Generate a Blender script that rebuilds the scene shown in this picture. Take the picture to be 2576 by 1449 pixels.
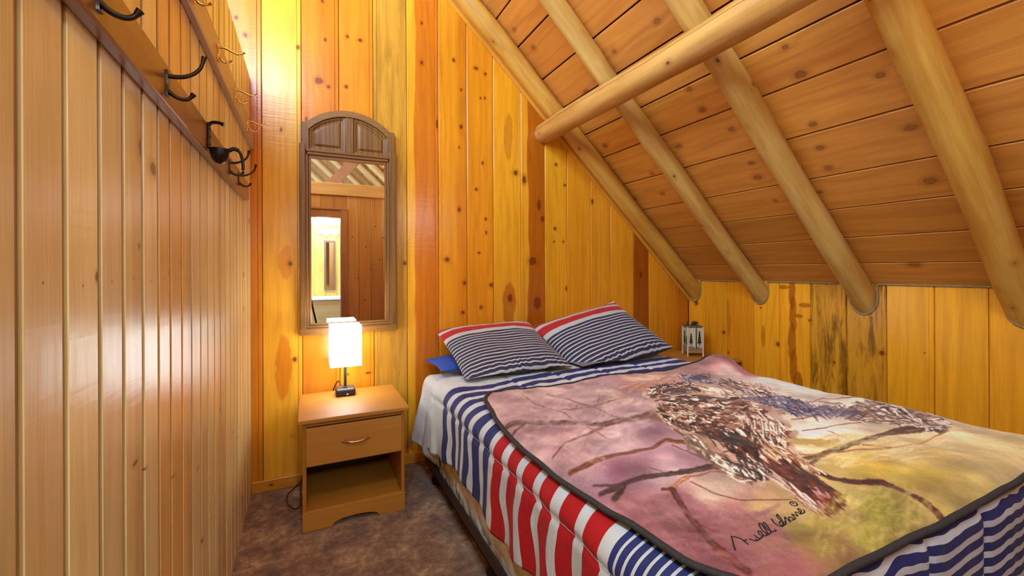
import bpy, math, random
import numpy as np
from mathutils import Matrix, Vector

random.seed(7)
rng = np.random.default_rng(11)
SC = bpy.context.scene
COL = SC.collection
for o in list(bpy.data.objects):
    bpy.data.objects.remove(o)

# ------------------------------------------------------------------ camera
H = 1.3
FPX, PCX, PCY = 1090.64, 1288.0, 679.06
YAW, ROLL = math.radians(25.2876), math.radians(-0.2511)
_f = np.array([math.sin(YAW), math.cos(YAW), 0.0])
_r = np.array([math.cos(YAW), -math.sin(YAW), 0.0])
_u = np.array([0.0, 0.0, 1.0])
CR = math.cos(ROLL) * _r + math.sin(ROLL) * _u
CU = -math.sin(ROLL) * _r + math.cos(ROLL) * _u
CAMP = np.array([0.0, 0.0, H])
cam_data = bpy.data.cameras.new('camera')
cam = bpy.data.objects.new('camera', cam_data)
COL.objects.link(cam)
cam_data.sensor_width = 36.0
cam_data.lens = 36.0 * FPX / 2576.0
cam_data.shift_x = 0.0
cam_data.shift_y = -(724.5 - PCY) / 2576.0
cam_data.clip_start = 0.01
M4 = Matrix(((CR[0], CU[0], -_f[0], 0), (CR[1], CU[1], -_f[1], 0), (CR[2], CU[2], -_f[2], H), (0, 0, 0, 1)))
cam.matrix_world = M4
SC.camera = cam

# ------------------------------------------------------------------ world, lights, exposure
SC.view_settings.view_transform = 'Standard'
SC.view_settings.look = 'None'
SC.view_settings.gamma = 1.0
SC.view_settings.use_curve_mapping = False
SC.view_settings.exposure = 0.0
SC.cycles.use_denoising = True
SC.cycles.max_bounces = 8
SC.cycles.diffuse_bounces = 4
SC.cycles.glossy_bounces = 4
SC.cycles.sample_clamp_indirect = 6.0
SC.cycles.caustics_reflective = False
SC.cycles.caustics_refractive = False
W = bpy.data.worlds.new('world')
SC.world = W
W.use_nodes = True
W.node_tree.nodes['Background'].inputs[0].default_value = (0.66, 0.97, 1.30, 1)
W.node_tree.nodes['Background'].inputs[1].default_value = 11.0

def area_light(name, loc, target, size, power, col, shape='DISK'):
    d = bpy.data.lights.new(name, 'AREA'); d.shape = shape; d.size = size
    d.energy = power; d.color = col
    o = bpy.data.objects.new(name, d); COL.objects.link(o)
    o.location = loc
    o.rotation_euler = (Vector(target) - Vector(loc)).to_track_quat('-Z', 'Y').to_euler()
    return o

def point_light(name, loc, r, power, col):
    d = bpy.data.lights.new(name, 'POINT'); d.shadow_soft_size = r; d.energy = power; d.color = col
    o = bpy.data.objects.new(name, d); COL.objects.link(o); o.location = loc
    return o

area_light('loft_light', (-0.42, -0.25, 3.62), (1.2, 1.6, 1.2), 0.5, 29, (0.72, 0.98, 1.24))
point_light('sconce_light', (1.42, -0.20, 2.02), 0.09, 14, (0.80, 0.98, 1.14))
point_light('bath_light', (0.22, -1.05, 2.12), 0.11, 75, (0.66, 0.98, 1.26))

# ------------------------------------------------------------------ photo rays onto real planes
def ray(px, py):
    return (px - PCX) / FPX * CR - (py - PCY) / FPX * CU + _f

def on(px, py, n, p0):
    r = ray(px, py); n = np.array(n, float)
    return CAMP + r * ((np.array(p0, float) - CAMP) @ n) / (r @ n)

D, XW, XK, KZ, SL = 2.94, -0.298, 3.2, 1.207, 0.948
NRM = math.hypot(1, SL)
RIDGE_X = -0.3
YB = -4.4

def onB(px, py, d=D): return on(px, py, (0, 1, 0), (0, d, 0))
def onX(px, py, x): return on(px, py, (1, 0, 0), (x, 0, 0))
def onZ(px, py, z): return on(px, py, (0, 0, 1), (0, 0, z))
def onR(px, py): return on(px, py, (SL, 0, 1), (XK, 0, KZ))
def roof_z(x): return KZ + (XK - x) * SL

# ------------------------------------------------------------------ colour + node helpers
def s2l(c):
    c = np.array(c, float) / 255.0
    return np.where(c <= 0.04045, c / 12.92, ((c + 0.055) / 1.055) ** 2.4)

def L4(c): return tuple(s2l(c)) + (1.0,)

class NT:
    def __init__(s, tree): s.t = tree; s.n = tree.nodes; s.l = tree.links
    def node(s, typ, **kw):
        n = s.n.new(typ)
        for k, v in kw.items(): setattr(n, k, v)
        return n
    def put(s, sock, v):
        if isinstance(v, bpy.types.NodeSocket): s.l.new(v, sock)
        elif v is not None: sock.default_value = v
    def math(s, op, a, b=None, c=None, clamp=False):
        n = s.node('ShaderNodeMath', operation=op, use_clamp=clamp)
        s.put(n.inputs[0], a); s.put(n.inputs[1], b)
        if c is not None: s.put(n.inputs[2], c)
        return n.outputs[0]
    def vmath(s, op, a, b=None):
        n = s.node('ShaderNodeVectorMath', operation=op)
        s.put(n.inputs[0], a)
        if b is not None: s.put(n.inputs[1], b)
        return n.outputs['Value'] if op in ('LENGTH', 'DOT_PRODUCT') else n.outputs[0]
    def mix(s, f, a, b, mode='MIX'):
        n = s.node('ShaderNodeMix', data_type='RGBA', blend_type=mode)
        s.put(n.inputs[0], f); s.put(n.inputs[6], a); s.put(n.inputs[7], b)
        return n.outputs[2]
    def smooth(s, v, a, b, lo=0.0, hi=1.0):
        n = s.node('ShaderNodeMapRange', interpolation_type='SMOOTHSTEP')
        s.put(n.inputs[0], v); s.put(n.inputs[1], a); s.put(n.inputs[2], b)
        n.inputs[3].default_value = lo; n.inputs[4].default_value = hi
        return n.outputs[0]
    def noise(s, vec, scale, detail=2.0, rough=0.5, dist=0.0):
        n = s.node('ShaderNodeTexNoise')
        s.put(n.inputs['Vector'], vec); n.inputs['Scale'].default_value = scale
        n.inputs['Detail'].default_value = detail; n.inputs['Roughness'].default_value = rough
        n.inputs['Distortion'].default_value = dist
        return n.outputs[0]
    def ramp(s, f, stops, interp='LINEAR'):
        n = s.node('ShaderNodeValToRGB'); cr = n.color_ramp; cr.interpolation = interp
        while len(cr.elements) < len(stops): cr.elements.new(0.5)
        for e, (p, c) in zip(cr.elements, stops): e.position = p; e.color = c
        s.put(n.inputs[0], f)
        return n.outputs[0]
    def bump(s, h, strength, dist, normal=None):
        n = s.node('ShaderNodeBump'); n.inputs['Strength'].default_value = strength
        n.inputs['Distance'].default_value = dist; s.put(n.inputs['Height'], h)
        if normal is not None: s.put(n.inputs['Normal'], normal)
        return n.outputs[0]

def new_mat(name):
    m = bpy.data.materials.new(name); m.use_nodes = True
    t = NT(m.node_tree); bs = m.node_tree.nodes['Principled BSDF']
    return m, t, bs

def simple(name, col, rough=0.5, metal=0.0, noise_amt=0.12, noise_scale=20, bump=0.0, spec=0.5, emit=None, estr=0):
    m, t, bs = new_mat(name)
    tc = t.node('ShaderNodeTexCoord').outputs['Object']
    n = t.noise(tc, noise_scale, 3)
    a = L4(col); k = noise_amt
    c = t.mix(n, tuple(x * (1 - k) for x in a[:3]) + (1,), tuple(min(1, x * (1 + k)) for x in a[:3]) + (1,))
    t.put(bs.inputs['Base Color'], c)
    bs.inputs['Roughness'].default_value = rough; bs.inputs['Metallic'].default_value = metal
    bs.inputs['Specular IOR Level'].default_value = spec
    if bump: t.put(bs.inputs['Normal'], t.bump(n, bump, 0.01))
    if emit: bs.inputs['Emission Color'].default_value = L4(emit); bs.inputs['Emission Strength'].default_value = estr
    return m

# one knot field: distance from its centre measured in its own radii
def knot_group():
    g = bpy.data.node_groups.new('knot', 'ShaderNodeTree')
    I = g.interface
    I.new_socket('Coord', in_out='INPUT', socket_type='NodeSocketVector')
    I.new_socket('Center', in_out='INPUT', socket_type='NodeSocketVector')
    I.new_socket('Inv', in_out='INPUT', socket_type='NodeSocketVector')
    I.new_socket('Dist', in_out='OUTPUT', socket_type='NodeSocketFloat')
    I.new_socket('Push', in_out='OUTPUT', socket_type='NodeSocketFloat')
    t = NT(g); gi = t.node('NodeGroupInput'); go = t.node('NodeGroupOutput')
    d = t.vmath('LENGTH', t.vmath('MULTIPLY', t.vmath('SUBTRACT', gi.outputs[0], gi.outputs[1]), gi.outputs[2]))
    t.l.new(d, go.inputs[0])
    t.l.new(t.math('POWER', 2.718, t.math('MULTIPLY', d, -0.7)), go.inputs[1])
    return g
KNOT = knot_group()

# wood finish of each group of boards (linear tint of the stain)
TINT = {'pine_back': (1.14, 1.10, 0.82), 'pine_knee': (1.35, 1.30, 0.9), 'pine_partition': (1.20, 1.56, 1.76), 'pine_roof': (1.25, 1.3, 0.95), 'pine_rear': (1.2, 1.6, 1.9),
        'nightstand_veneer': (0.72, 0.68, 0.38), 'nightstand_veneer_upright': (0.70, 0.63, 0.33), 'mirror_frame_wood': (1.04, 0.93, 0.42), 'mirror_frame_wood_rail': (1.04, 0.93, 0.42)}

def pine(name, base, dark=None, knots=(), heart=None, stain=None, rough=0.27, grain=0.5, knot_col=(78, 30, 12),
         freq=75.0, planer=0.5, seed=0.0, flames=(), axis='Z', coat=0.0, tone=0.07, tint=None, tongue_shade=None):
    """varnished pine: local X across the board, local Z along it"""
    if dark is None: dark = tuple(c * k for c, k in zip(base, (0.80, 0.69, 0.55)))
    m, t, bs = new_mat(name)
    tc = t.node('ShaderNodeTexCoord').outputs['Object']
    if axis == 'X':
        sp = t.node('ShaderNodeSeparateXYZ'); t.put(sp.inputs[0], tc)
        cb = t.node('ShaderNodeCombineXYZ'); t.put(cb.inputs[0], sp.outputs[2]); t.put(cb.inputs[1], sp.outputs[1]); t.put(cb.inputs[2], sp.outputs[0])
        tc = cb.outputs[0]
    rnd = t.node('ShaderNodeObjectInfo').outputs['Random']
    off = t.node('ShaderNodeCombineXYZ')
    t.put(off.inputs[0], t.math('MULTIPLY', rnd, 31.7)); t.put(off.inputs[1], seed); t.put(off.inputs[2], t.math('MULTIPLY', rnd, 53.1))
    sep = t.node('ShaderNodeSeparateXYZ'); t.put(sep.inputs[0], tc)
    X, Z = sep.outputs[0], sep.outputs[2]
    co = t.vmath('ADD', tc, off.outputs[0])
    flat = t.vmath('MULTIPLY', tc, (1, 0, 1))
    low = t.noise(t.vmath('MULTIPLY', co, (7.0, 7.0, 0.9)), 1.0, 2)
    fine = t.noise(t.vmath('MULTIPLY', co, (230.0, 230.0, 5.0)), 1.0, 2, 0.6)
    mid = t.noise(t.vmath('MULTIPLY', co, (34.0, 34.0, 1.7)), 1.0, 3, 0.6)
    jit = t.noise(t.vmath('MULTIPLY', flat, (90, 90, 60)), 1.0, 2)
    push = None; core = None; halo = None; ring = None
    for (kx, kz, rx, rz) in knots:
        g = t.node('ShaderNodeGroup'); g.node_tree = KNOT
        t.put(g.inputs[0], flat); g.inputs[1].default_value = (kx, 0, kz); g.inputs[2].default_value = (1 / rx, 0, 1 / rz)
        d = t.math('ADD', g.outputs[0], t.math('MULTIPLY', t.math('SUBTRACT', jit, 0.5), 0.7))
        c = t.smooth(d, 0.55, 1.15, 1, 0)
        h = t.smooth(d, 0.8, 2.6, 1, 0)
        push = g.outputs[1] if push is None else t.math('ADD', push, g.outputs[1])
        core = c if core is None else t.math('MAXIMUM', core, c)
        halo = h if halo is None else t.math('MAXIMUM', halo, h)
        rg = t.smooth(t.math('ABSOLUTE', t.math('SUBTRACT', d, 0.85)), 0.05, 0.3, 1, 0)
        ring = rg if ring is None else t.math('MAXIMUM', ring, rg)
    ph = t.math('ADD', t.math('MULTIPLY', X, freq), t.math('MULTIPLY', low, 26.0))
    if push is not None: ph = t.math('ADD', ph, t.math('MULTIPLY', push, 7.0))
    wv = t.math('MULTIPLY_ADD', t.math('SINE', ph), 0.5, 0.5)
    wv = t.math('MULTIPLY', t.math('POWER', wv, 2.2), grain)
    f = t.math('ADD', t.math('MULTIPLY', wv, 0.42), t.math('MULTIPLY', t.math('SUBTRACT', mid, 0.36), 0.85), clamp=True)
    colr = t.mix(f, L4(base), L4(dark))
    if heart:
        for (hx, side, hc, wob, soft) in heart:
            hn = t.noise(t.vmath('MULTIPLY', co, (0.6, 0.6, 1.7)), 1.0, 2)
            hv = t.math('MULTIPLY', t.math('ADD', t.math('SUBTRACT', X, hx), t.math('MULTIPLY', t.math('SUBTRACT', hn, 0.5), wob)), float(side))
            hm = t.smooth(hv, -soft, soft)
            hcol = t.mix(f, L4(hc), L4(tuple(c * 0.72 for c in hc)))
            colr = t.mix(t.math('MULTIPLY', hm, 0.92), colr, hcol)
    for (fx, fz, rx, rz, fc) in flames:
        g = t.node('ShaderNodeGroup'); g.node_tree = KNOT
        wf = t.node('ShaderNodeCombineXYZ')
        wn = t.noise(t.vmath('MULTIPLY', flat, (2, 2, 9)), 1.0, 2)
        t.put(wf.inputs[0], t.math('MULTIPLY', t.math('SUBTRACT', wn, 0.5), rx * 1.3))
        t.put(g.inputs[0], t.vmath('ADD', flat, wf.outputs[0])); g.inputs[1].default_value = (fx, 0, fz); g.inputs[2].default_value = (1 / rx, 0, 1 / rz)
        fm = t.smooth(g.outputs[0], 0.82, 1.06, 1, 0)
        colr = t.mix(t.math('MULTIPLY', fm, 0.74), colr, t.mix(f, L4(fc), L4(tuple(c * 0.75 for c in fc))))
    if stain:
        sc, amt, lo, hi = stain
        sn = t.noise(t.vmath('MULTIPLY', co, (26.0, 26.0, 3.2)), 1.0, 4, 0.65, 0.4)
        sn2 = t.noise(t.vmath('MULTIPLY', co, (6.0, 6.0, 1.4)), 1.0, 2)
        sm = t.smooth(t.math('MULTIPLY_ADD', sn, 0.7, t.math('MULTIPLY', sn2, 0.3)), lo, hi)
        colr = t.mix(t.math('MULTIPLY', sm, amt), colr, L4(sc))
    # tiny tone drift and specks
    colr = t.mix(1.0, colr, t.ramp(t.noise(t.vmath('MULTIPLY', co, (2.2, 2.2, 0.7)), 1.0, 1), [(0.3, (1 - tone,) * 3 + (1,)), (0.7, (1 + tone,) * 3 + (1,))]), 'MULTIPLY')
    colr = t.mix(1.0, colr, t.ramp(fine, [(0.3, (0.9, 0.88, 0.85, 1)), (0.6, (1.03, 1.03, 1.03, 1))]), 'MULTIPLY')
    if core is not None:
        kc = L4(knot_col)
        colr = t.mix(t.math('MULTIPLY', halo, 0.42), colr, L4(tuple(c * k for c, k in zip(dark, (0.85, 0.72, 0.6)))))
        colr = t.mix(t.math('MULTIPLY', core, 0.86), colr, kc)
        colr = t.mix(t.math('MULTIPLY', ring, 0.35), colr, tuple(x * 0.35 for x in kc[:3]) + (1,))
    if tongue_shade:  # shade of the grooves painted onto the recessed strip and board edges
        colr = t.mix(t.math('MAXIMUM', t.math('GREATER_THAN', X, tongue_shade), t.math('LESS_THAN', X, 0.0026)), colr, t.mix(1.0, colr, (0.60, 0.47, 0.34, 1), 'MULTIPLY'))
    tn = TINT.get(name, tint)
    if tn: colr = t.mix(1.0, colr, tuple(tn) + (1.0,), 'MULTIPLY')
    t.put(bs.inputs['Base Color'], colr)
    bs.inputs['Roughness'].default_value = rough
    bs.inputs['Specular IOR Level'].default_value = 0.5
    if coat:
        bs.inputs['Coat Weight'].default_value = coat; bs.inputs['Coat Roughness'].default_value = 0.12
    if planer:
        pn = t.noise(t.vmath('MULTIPLY', co, (5.0, 5.0, 85.0)), 1.0, 2)
        pw = t.noise(t.vmath('MULTIPLY', co, (14.0, 14.0, 4.0)), 1.0, 2)
        hgt = t.math('ADD', t.math('MULTIPLY', pn, 0.35 * planer), t.math('MULTIPLY', pw, 1.0))
        hgt = t.math('ADD', hgt, t.math('MULTIPLY', fine, 0.06))
        t.put(bs.inputs['Normal'], t.bump(hgt, 0.35, 0.004))
    return m

# ------------------------------------------------------------------ mesh helpers
class MB:
    def __init__(s): s.v = []; s.f = []
    def add(s, vs, fs):
        b = len(s.v); s.v += [tuple(map(float, p)) for p in vs]; s.f += [tuple(b + i for i in f) for f in fs]
        return s
    def box(s, a, b, M=None):
        x0, y0, z0 = a; x1, y1, z1 = b
        vs = [(x0, y0, z0), (x1, y0, z0), (x1, y1, z0), (x0, y1, z0), (x0, y0, z1), (x1, y0, z1), (x1, y1, z1), (x0, y1, z1)]
        if M is not None: vs = [tuple(M @ Vector(p)) for p in vs]
        return s.add(vs, [(0, 3, 2, 1), (4, 5, 6, 7), (0, 1, 5, 4), (1, 2, 6, 5), (2, 3, 7, 6), (3, 0, 4, 7)])
    def prism(s, pts, y0, y1, plane='XZ'):
        """outline in local X/Z (counter clockwise seen from -Y) pulled from y0 (front) to y1"""
        n = len(pts)
        if plane == 'XZ':
            vs = [(p[0], y0, p[1]) for p in pts] + [(p[0], y1, p[1]) for p in pts]
        else:
            vs = [(p[0], p[1], y0) for p in pts] + [(p[0], p[1], y1) for p in pts]
        fs = [tuple(range(n)), tuple(range(2 * n - 1, n - 1, -1))]
        for i in range(n):
            j = (i + 1) % n; fs.append((i, i + n, j + n, j))
        return s.add(vs, fs)
    def strip(s, A, B, y0, y1):
        """band between two outlines of equal length in X/Z with depth y0..y1"""
        n = len(A)
        vs = [(p[0], y0, p[1]) for p in A] + [(p[0], y0, p[1]) for p in B] + [(p[0], y1, p[1]) for p in A] + [(p[0], y1, p[1]) for p in B]
        fs = []
        for i in range(n - 1):
            j = i + 1
            fs += [(i, j, n + j, n + i), (2 * n + i, 3 * n + i, 3 * n + j, 2 * n + j), (i, 2 * n + i, 2 * n + j, j), (n + i, n + j, 3 * n + j, 3 * n + i)]
        fs += [(0, n, 3 * n, 2 * n), (n - 1, 3 * n - 1, 4 * n - 1, 2 * n - 1)]
        return s.add(vs, fs)
    def tube(s, path, r, seg=10, caps=True, flat=1.0):
        P = [Vector(p) for p in path]; n = len(P)
        R = list(r) if hasattr(r, '__len__') else [r] * n
        vs = []; up = None
        for i in range(n):
            tdir = (P[min(i + 1, n - 1)] - P[max(i - 1, 0)]).normalized()
            if up is None:
                up = Vector((0, 0, 1)) if abs(tdir.z) < 0.9 else Vector((1, 0, 0))
            side = tdir.cross(up).normalized(); up = side.cross(tdir).normalized()
            for k in range(seg):
                a = 2 * math.pi * k / seg
                vs.append(P[i] + side * math.cos(a) * R[i] + up * math.sin(a) * R[i] * flat)
        fs = []
        for i in range(n - 1):
            for k in range(seg):
                l = (k + 1) % seg
                fs.append((i * seg + k, i * seg + l, (i + 1) * seg + l, (i + 1) * seg + k))
        if caps: fs += [tuple(range(seg - 1, -1, -1)), tuple((n - 1) * seg + k for k in range(seg))]
        return s.add(vs, fs)
    def lathe(s, prof, seg=20, c=(0, 0, 0)):
        vs = []
        for r, z in prof:
            for k in range(seg):
                a = 2 * math.pi * k / seg; vs.append((c[0] + r * math.cos(a), c[1] + r * math.sin(a), c[2] + z))
        fs = []; n = len(prof)
        for i in range(n - 1):
            for k in range(seg):
                l = (k + 1) % seg; fs.append((i * seg + k, i * seg + l, (i + 1) * seg + l, (i + 1) * seg + k))
        fs += [tuple(range(seg - 1, -1, -1)), tuple((n - 1) * seg + k for k in range(seg))]
        return s.add(vs, fs)
    def build(s, name, mat, parent=None, smooth=False, bevel=0.0, M=None, angle=40):
        me = bpy.data.meshes.new(name); me.from_pydata(s.v, [], s.f); me.update()
        o = bpy.data.objects.new(name, me); COL.objects.link(o)
        if mat is not None: me.materials.append(mat)
        if parent is not None: o.parent = parent
        if M is not None: o.matrix_local = M
        if bevel:
            b = o.modifiers.new('bevel', 'BEVEL'); b.width = bevel; b.segments = 2; b.limit_method = 'ANGLE'; b.angle_limit = math.radians(35)
        if smooth:
            me.polygons.foreach_set('use_smooth', [True] * len(me.polygons))
            try:
                me.set_sharp_from_angle(angle=math.radians(angle))
            except Exception: pass
        return o

def grid_obj(name, V, mat, parent=None, uv=None, colors=None, smooth=True, flip=False):
    ny, nx = V.shape[:2]
    me = bpy.data.meshes.new(name)
    idx = np.arange(ny * nx).reshape(ny, nx)
    q = np.stack([idx[:-1, :-1], idx[:-1, 1:], idx[1:, 1:], idx[1:, :-1]], -1).reshape(-1, 4)
    if flip: q = q[:, ::-1]
    nf = len(q)
    me.vertices.add(ny * nx); me.vertices.foreach_set('co', V.reshape(-1).astype(np.float32))
    me.loops.add(nf * 4); me.loops.foreach_set('vertex_index', q.reshape(-1).astype(np.int32))
    me.polygons.add(nf)
    me.polygons.foreach_set('loop_start', np.arange(0, nf * 4, 4, dtype=np.int32))
    me.polygons.foreach_set('loop_total', np.full(nf, 4, np.int32))
    me.update(calc_edges=True)
    me.polygons.foreach_set('use_smooth', np.full(nf, smooth))
    if uv is not None:
        ul = me.uv_layers.new(name='UVMap')
        ul.data.foreach_set('uv', uv.reshape(-1, 2)[q.reshape(-1)].reshape(-1).astype(np.float32))
    if colors is not None:
        a = me.color_attributes.new('print', 'FLOAT_COLOR', 'POINT')
        c4 = np.ones((ny * nx, 4), np.float32); c4[:, :3] = colors.reshape(-1, 3)
        a.data.foreach_set('color', c4.reshape(-1))
    me.validate()
    o = bpy.data.objects.new(name, me); COL.objects.link(o)
    me.materials.append(mat)
    if parent is not None: o.parent = parent
    return o

def tag(o, label, cat, group=None):
    o['label'] = label; o['category'] = cat
    if group: o['group'] = group
    return o

def thing(name, label, cat, loc=(0, 0, 0), rz=0.0, group=None):
    o = bpy.data.objects.new(name, None); COL.objects.link(o)
    o.empty_display_size = 0.1; o.location = loc; o.rotation_euler = (0, 0, rz)
    return tag(o, label, cat, group)

def struct(o): o['kind'] = 'structure'; return o

def frame(X, Y, Z, o):
    return Matrix(((X[0], Y[0], Z[0], o[0]), (X[1], Y[1], Z[1], o[1]), (X[2], Y[2], Z[2], o[2]), (0, 0, 0, 1)))

def vnoise(x, y, seed=0):
    """smooth value noise on arrays"""
    r = np.random.default_rng(seed).random((64, 64))
    xi = np.floor(x).astype(int); yi = np.floor(y).astype(int); fx = x - xi; fy = y - yi
    fx = fx * fx * (3 - 2 * fx); fy = fy * fy * (3 - 2 * fy)
    g = lambda a, b: r[a % 64, b % 64]
    return (g(xi, yi) * (1 - fx) + g(xi + 1, yi) * fx) * (1 - fy) + (g(xi, yi + 1) * (1 - fx) + g(xi + 1, yi + 1) * fx) * fy

def fbm(x, y, seed=0, oct=4):
    s = 0; a = 0.5; tot = 0
    for k in range(oct):
        s = s + a * vnoise(x * 2 ** k + 7.3 * k, y * 2 ** k + 3.1 * k, seed + k); tot += a; a *= 0.5
    return s / tot

# ------------------------------------------------------------------ boards
def board_mesh(w, z0, ztop, style, t=0.02, gap=0.0015):
    """profile pulled along local Z; face at y=0, back at y=t; ztop(u) gives the upper cut"""
    c = 0.003
    P = [(gap, t), (gap, c)]
    if style == 'bead':
        P += [(gap + c, 0), (w - 0.026, 0), (w - 0.0235, 0.004), (w - 0.021, 0), (w - gap - c, 0)]
    elif style == 'bead_left':
        P += [(gap + c, 0), (0.021, 0), (0.0235, 0.004), (0.026, 0), (w - gap - c, 0)]
    elif style == 'channel':      # wide recessed tongue on the right
        P += [(gap + 0.002, 0), (w - 0.0145, 0), (w - 0.0135, 0.0038), (w - gap, 0.0038)]
    elif style == 'vee':
        P += [(gap + 0.0055, 0), (w - gap - 0.0055, 0)]
    else:
        P += [(gap + c, 0), (w - gap - c, 0)]
    P += [(w - gap, c if style != 'channel' else 0.0038), (w - gap, t)]
    Q = []
    for p in P:
        if not Q or Q[-1] != p: Q.append(p)
    n = len(Q)
    vs = [(u, d, z0) for u, d in Q] + [(u, d, ztop(u)) for u, d in Q]
    fs = [(i, i + 1, n + i + 1, n + i) for i in range(n - 1)]
    fs += [tuple(range(n - 1, -1, -1)), tuple(range(n, 2 * n))]
    m = MB(); m.add(vs, fs)
    return m

ORANGE, YEL = (226, 140, 40), (240, 174, 58)
DARKK = (112, 40, 10)

# ---- wall_back
def px_knots(lst, conv):
    out = []
    for k in lst:
        kf = 0.66 if len(k) == 4 else 1.0
        p = conv(k[0], k[1]); q = conv(k[0] + k[2] * kf, k[1] - k[3] * kf)
        out.append((p, abs(q[0] - p[0]) + 1e-4, abs(q[1] - p[1]) + 1e-4) + tuple(k[4:]))
    return out

def convB(px, py):
    p = onB(px, py); return (p[0], p[2])
def convK(px, py):
    p = onX(px, py, XK); return (p[1], p[2])
def convL(px, py):
    p = onX(px, py, XW); return (p[1], p[2])
def convC(px, py):
    p = onR(px, py); return (p[1], (XK - p[0]) * NRM)

knB = px_knots([
    (594, 44, 7, 6), (617, 88, 8, 7), (750, 119, 6, 7), (811, 3, 5, 5), (818, 100, 5, 6), (874, 92, 6, 5), (906, 101, 8, 5),
    (802, 203, 15, 10), (826, 218, 6, 5), (871, 218, 7, 6), (1061, 58, 4, 6), (1061, 158, 6, 7), (1141, 151, 5, 6),
    (771, 300, 5, 8), (707, 326, 4, 8), (730, 663, 8, 9), (1018, 662, 6, 7), (1125, 653, 9, 8), (1100, 312, 5, 16), (741, 904, 8, 9),
    (926, 938, 9, 5), (875, 942, 4, 4), (1160, 226, 4, 5), (1160, 319, 6, 8), (1155, 371, 3, 4), (1198, 172, 8, 4), (1221, 186, 5, 5),
    (1209, 247, 3, 4), (1220, 247, 3, 5), (1214, 410, 4, 6), (1198, 476, 5, 5), (1297, 435, 8, 9), (1319, 452, 7, 14),
    (1155, 527, 6, 9), (1222, 551, 4, 5), (1205, 636, 5, 4), (1169, 712, 6, 7), (1236, 717, 7, 8), (1165, 786, 6, 7), (1210, 773, 5, 7),
    (1283, 750, 9, 16), (1356, 516, 8, 20), (1365, 551, 7, 11), (1340, 657, 14, 15), (1352, 762, 14, 24), (1399, 414, 5, 6), (1421, 466, 4, 5),
    (1396, 575, 5, 6), (1394, 608, 3, 4), (1417, 608, 3, 4), (1426, 726, 5, 8), (1490, 507, 5, 9), (1612, 691, 4, 10), (1223, 585, 3, 6)], convB)
flB = px_knots([(711, 925, 20, 88, (214, 120, 22)), (718, 660, 18, 45, (224, 136, 30)), (1279, 345, 11, 62, (196, 120, 28)), (1283, 765, 17, 58, (178, 92, 20))], convB)
bx = [-1.30, -1.08, -0.87, -0.66, -0.455, -0.239, -0.028, 0.186, 0.394, 0.610, 0.828, 1.035, 1.241, 1.467, 1.674, 1.878, 2.104, 2.307, 2.554, 2.723, 2.943, 3.2]
bcol = [(206, 120, 30), (224, 150, 44), (206, 120, 30), (206, 124, 30), (212, 134, 38), (238, 176, 58), (218, 130, 36), (220, 136, 34), (208, 150, 56), (236, 168, 46),
        (226, 146, 34), (222, 140, 30), (232, 160, 38), (226, 156, 40), (228, 158, 36), (224, 148, 34), (220, 146, 38), (222, 146, 34), (158, 78, 14), (214, 140, 30), (212, 132, 28)]
bstyle = {8: 'bead_left', 10: 'bead_left', 12: 'bead', 13: 'bead_left', 9: 'bead'}
backing = simple('board_backing', (92, 44, 12), 0.8)
wb = MB()
wb.prism([(-3.6, 0), (XK + 0.15, 0), (XK + 0.15, roof_z(XK + 0.15)), (RIDGE_X, roof_z(RIDGE_X)), (-3.6, roof_z(RIDGE_X) - (RIDGE_X + 3.6) * SL)], D + 0.02, D + 0.06)
wall_back = struct(wb.build('wall_back', backing))
for i in range(len(bcol)):
    x0, x1 = bx[i], bx[i + 1]; w = x1 - x0
    kn = [(p[0] - x0, p[1], rx, rz) for p, rx, rz in knB if x0 <= p[0] < x1]
    fl = [(p[0] - x0, p[1], rx, rz, c) for p, rx, rz, c in flB if x0 <= p[0] < x1]
    heart = None; stain = None
    if i == 9: heart = [(0.055, 1, (204, 108, 24), 0.05, 0.006)]
    if i == 10: heart = [(0.135, 1, (212, 124, 24), 0.05, 0.03)]
    if i == 13: heart = [(0.05, 1, (172, 86, 16), 0.11, 0.006)]
    if i == 6: heart = [(0.10, 1, (206, 112, 22), 0.12, 0.05)]
    if i == 20: heart = [(0.12, 1, (190, 106, 22), 0.1, 0.03)]
    if i == 8: stain = ((146, 104, 38), 0.6, 0.44, 0.66)
    m = pine('pine_back', bcol[i], None, kn, heart, stain, rough=0.24, seed=i * 3.1, flames=fl, planer=0.9, knot_col=DARKK)
    st = bstyle.get(i, 'bead' if i < 9 else 'vee')
    bm = board_mesh(w, 0.0, lambda u: (roof_z(x0 + u) if x0 + u > RIDGE_X else roof_z(RIDGE_X) - (RIDGE_X - x0 - u) * SL), st)
    bm.build('board', m, wall_back, M=Matrix.Translation((x0, D, 0)))

# ---- wall_right: the knee wall
knK = px_knots([(1752, 762, 6, 8), (1821, 836, 6, 6), (1914, 774, 3, 4), (1957, 866, 7, 7), (2099, 912, 4, 5), (2218, 888, 10, 8), (2326, 888, 3, 3), (2036, 806, 3, 4), (1833, 887, 3, 4)], convK)
flK = px_knots([(1919, 845, 5, 29, (172, 98, 14)), (1993, 735, 9, 46, (142, 62, 10)), (1996, 790, 9, 50, (146, 66, 10)), (1991, 860, 10, 52, (142, 62, 10)), (1996, 920, 10, 44, (142, 62, 10)), (2008, 965, 12, 30, (138, 60, 10)),
                (1968, 722, 22, 5, (148, 70, 12)), (2026, 768, 18, 5, (148, 70, 12)), (2012, 795, 14, 4, (148, 70, 12)), (1830, 800, 9, 50, (176, 104, 18))], convK)
ky = [2.94, 2.759, 2.536, 2.291, 2.086, 1.864, 1.640, 1.419, 1.196, 0.98, 0.76, 0.54, 0.32, 0.10, -0.12, -0.30]
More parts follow.
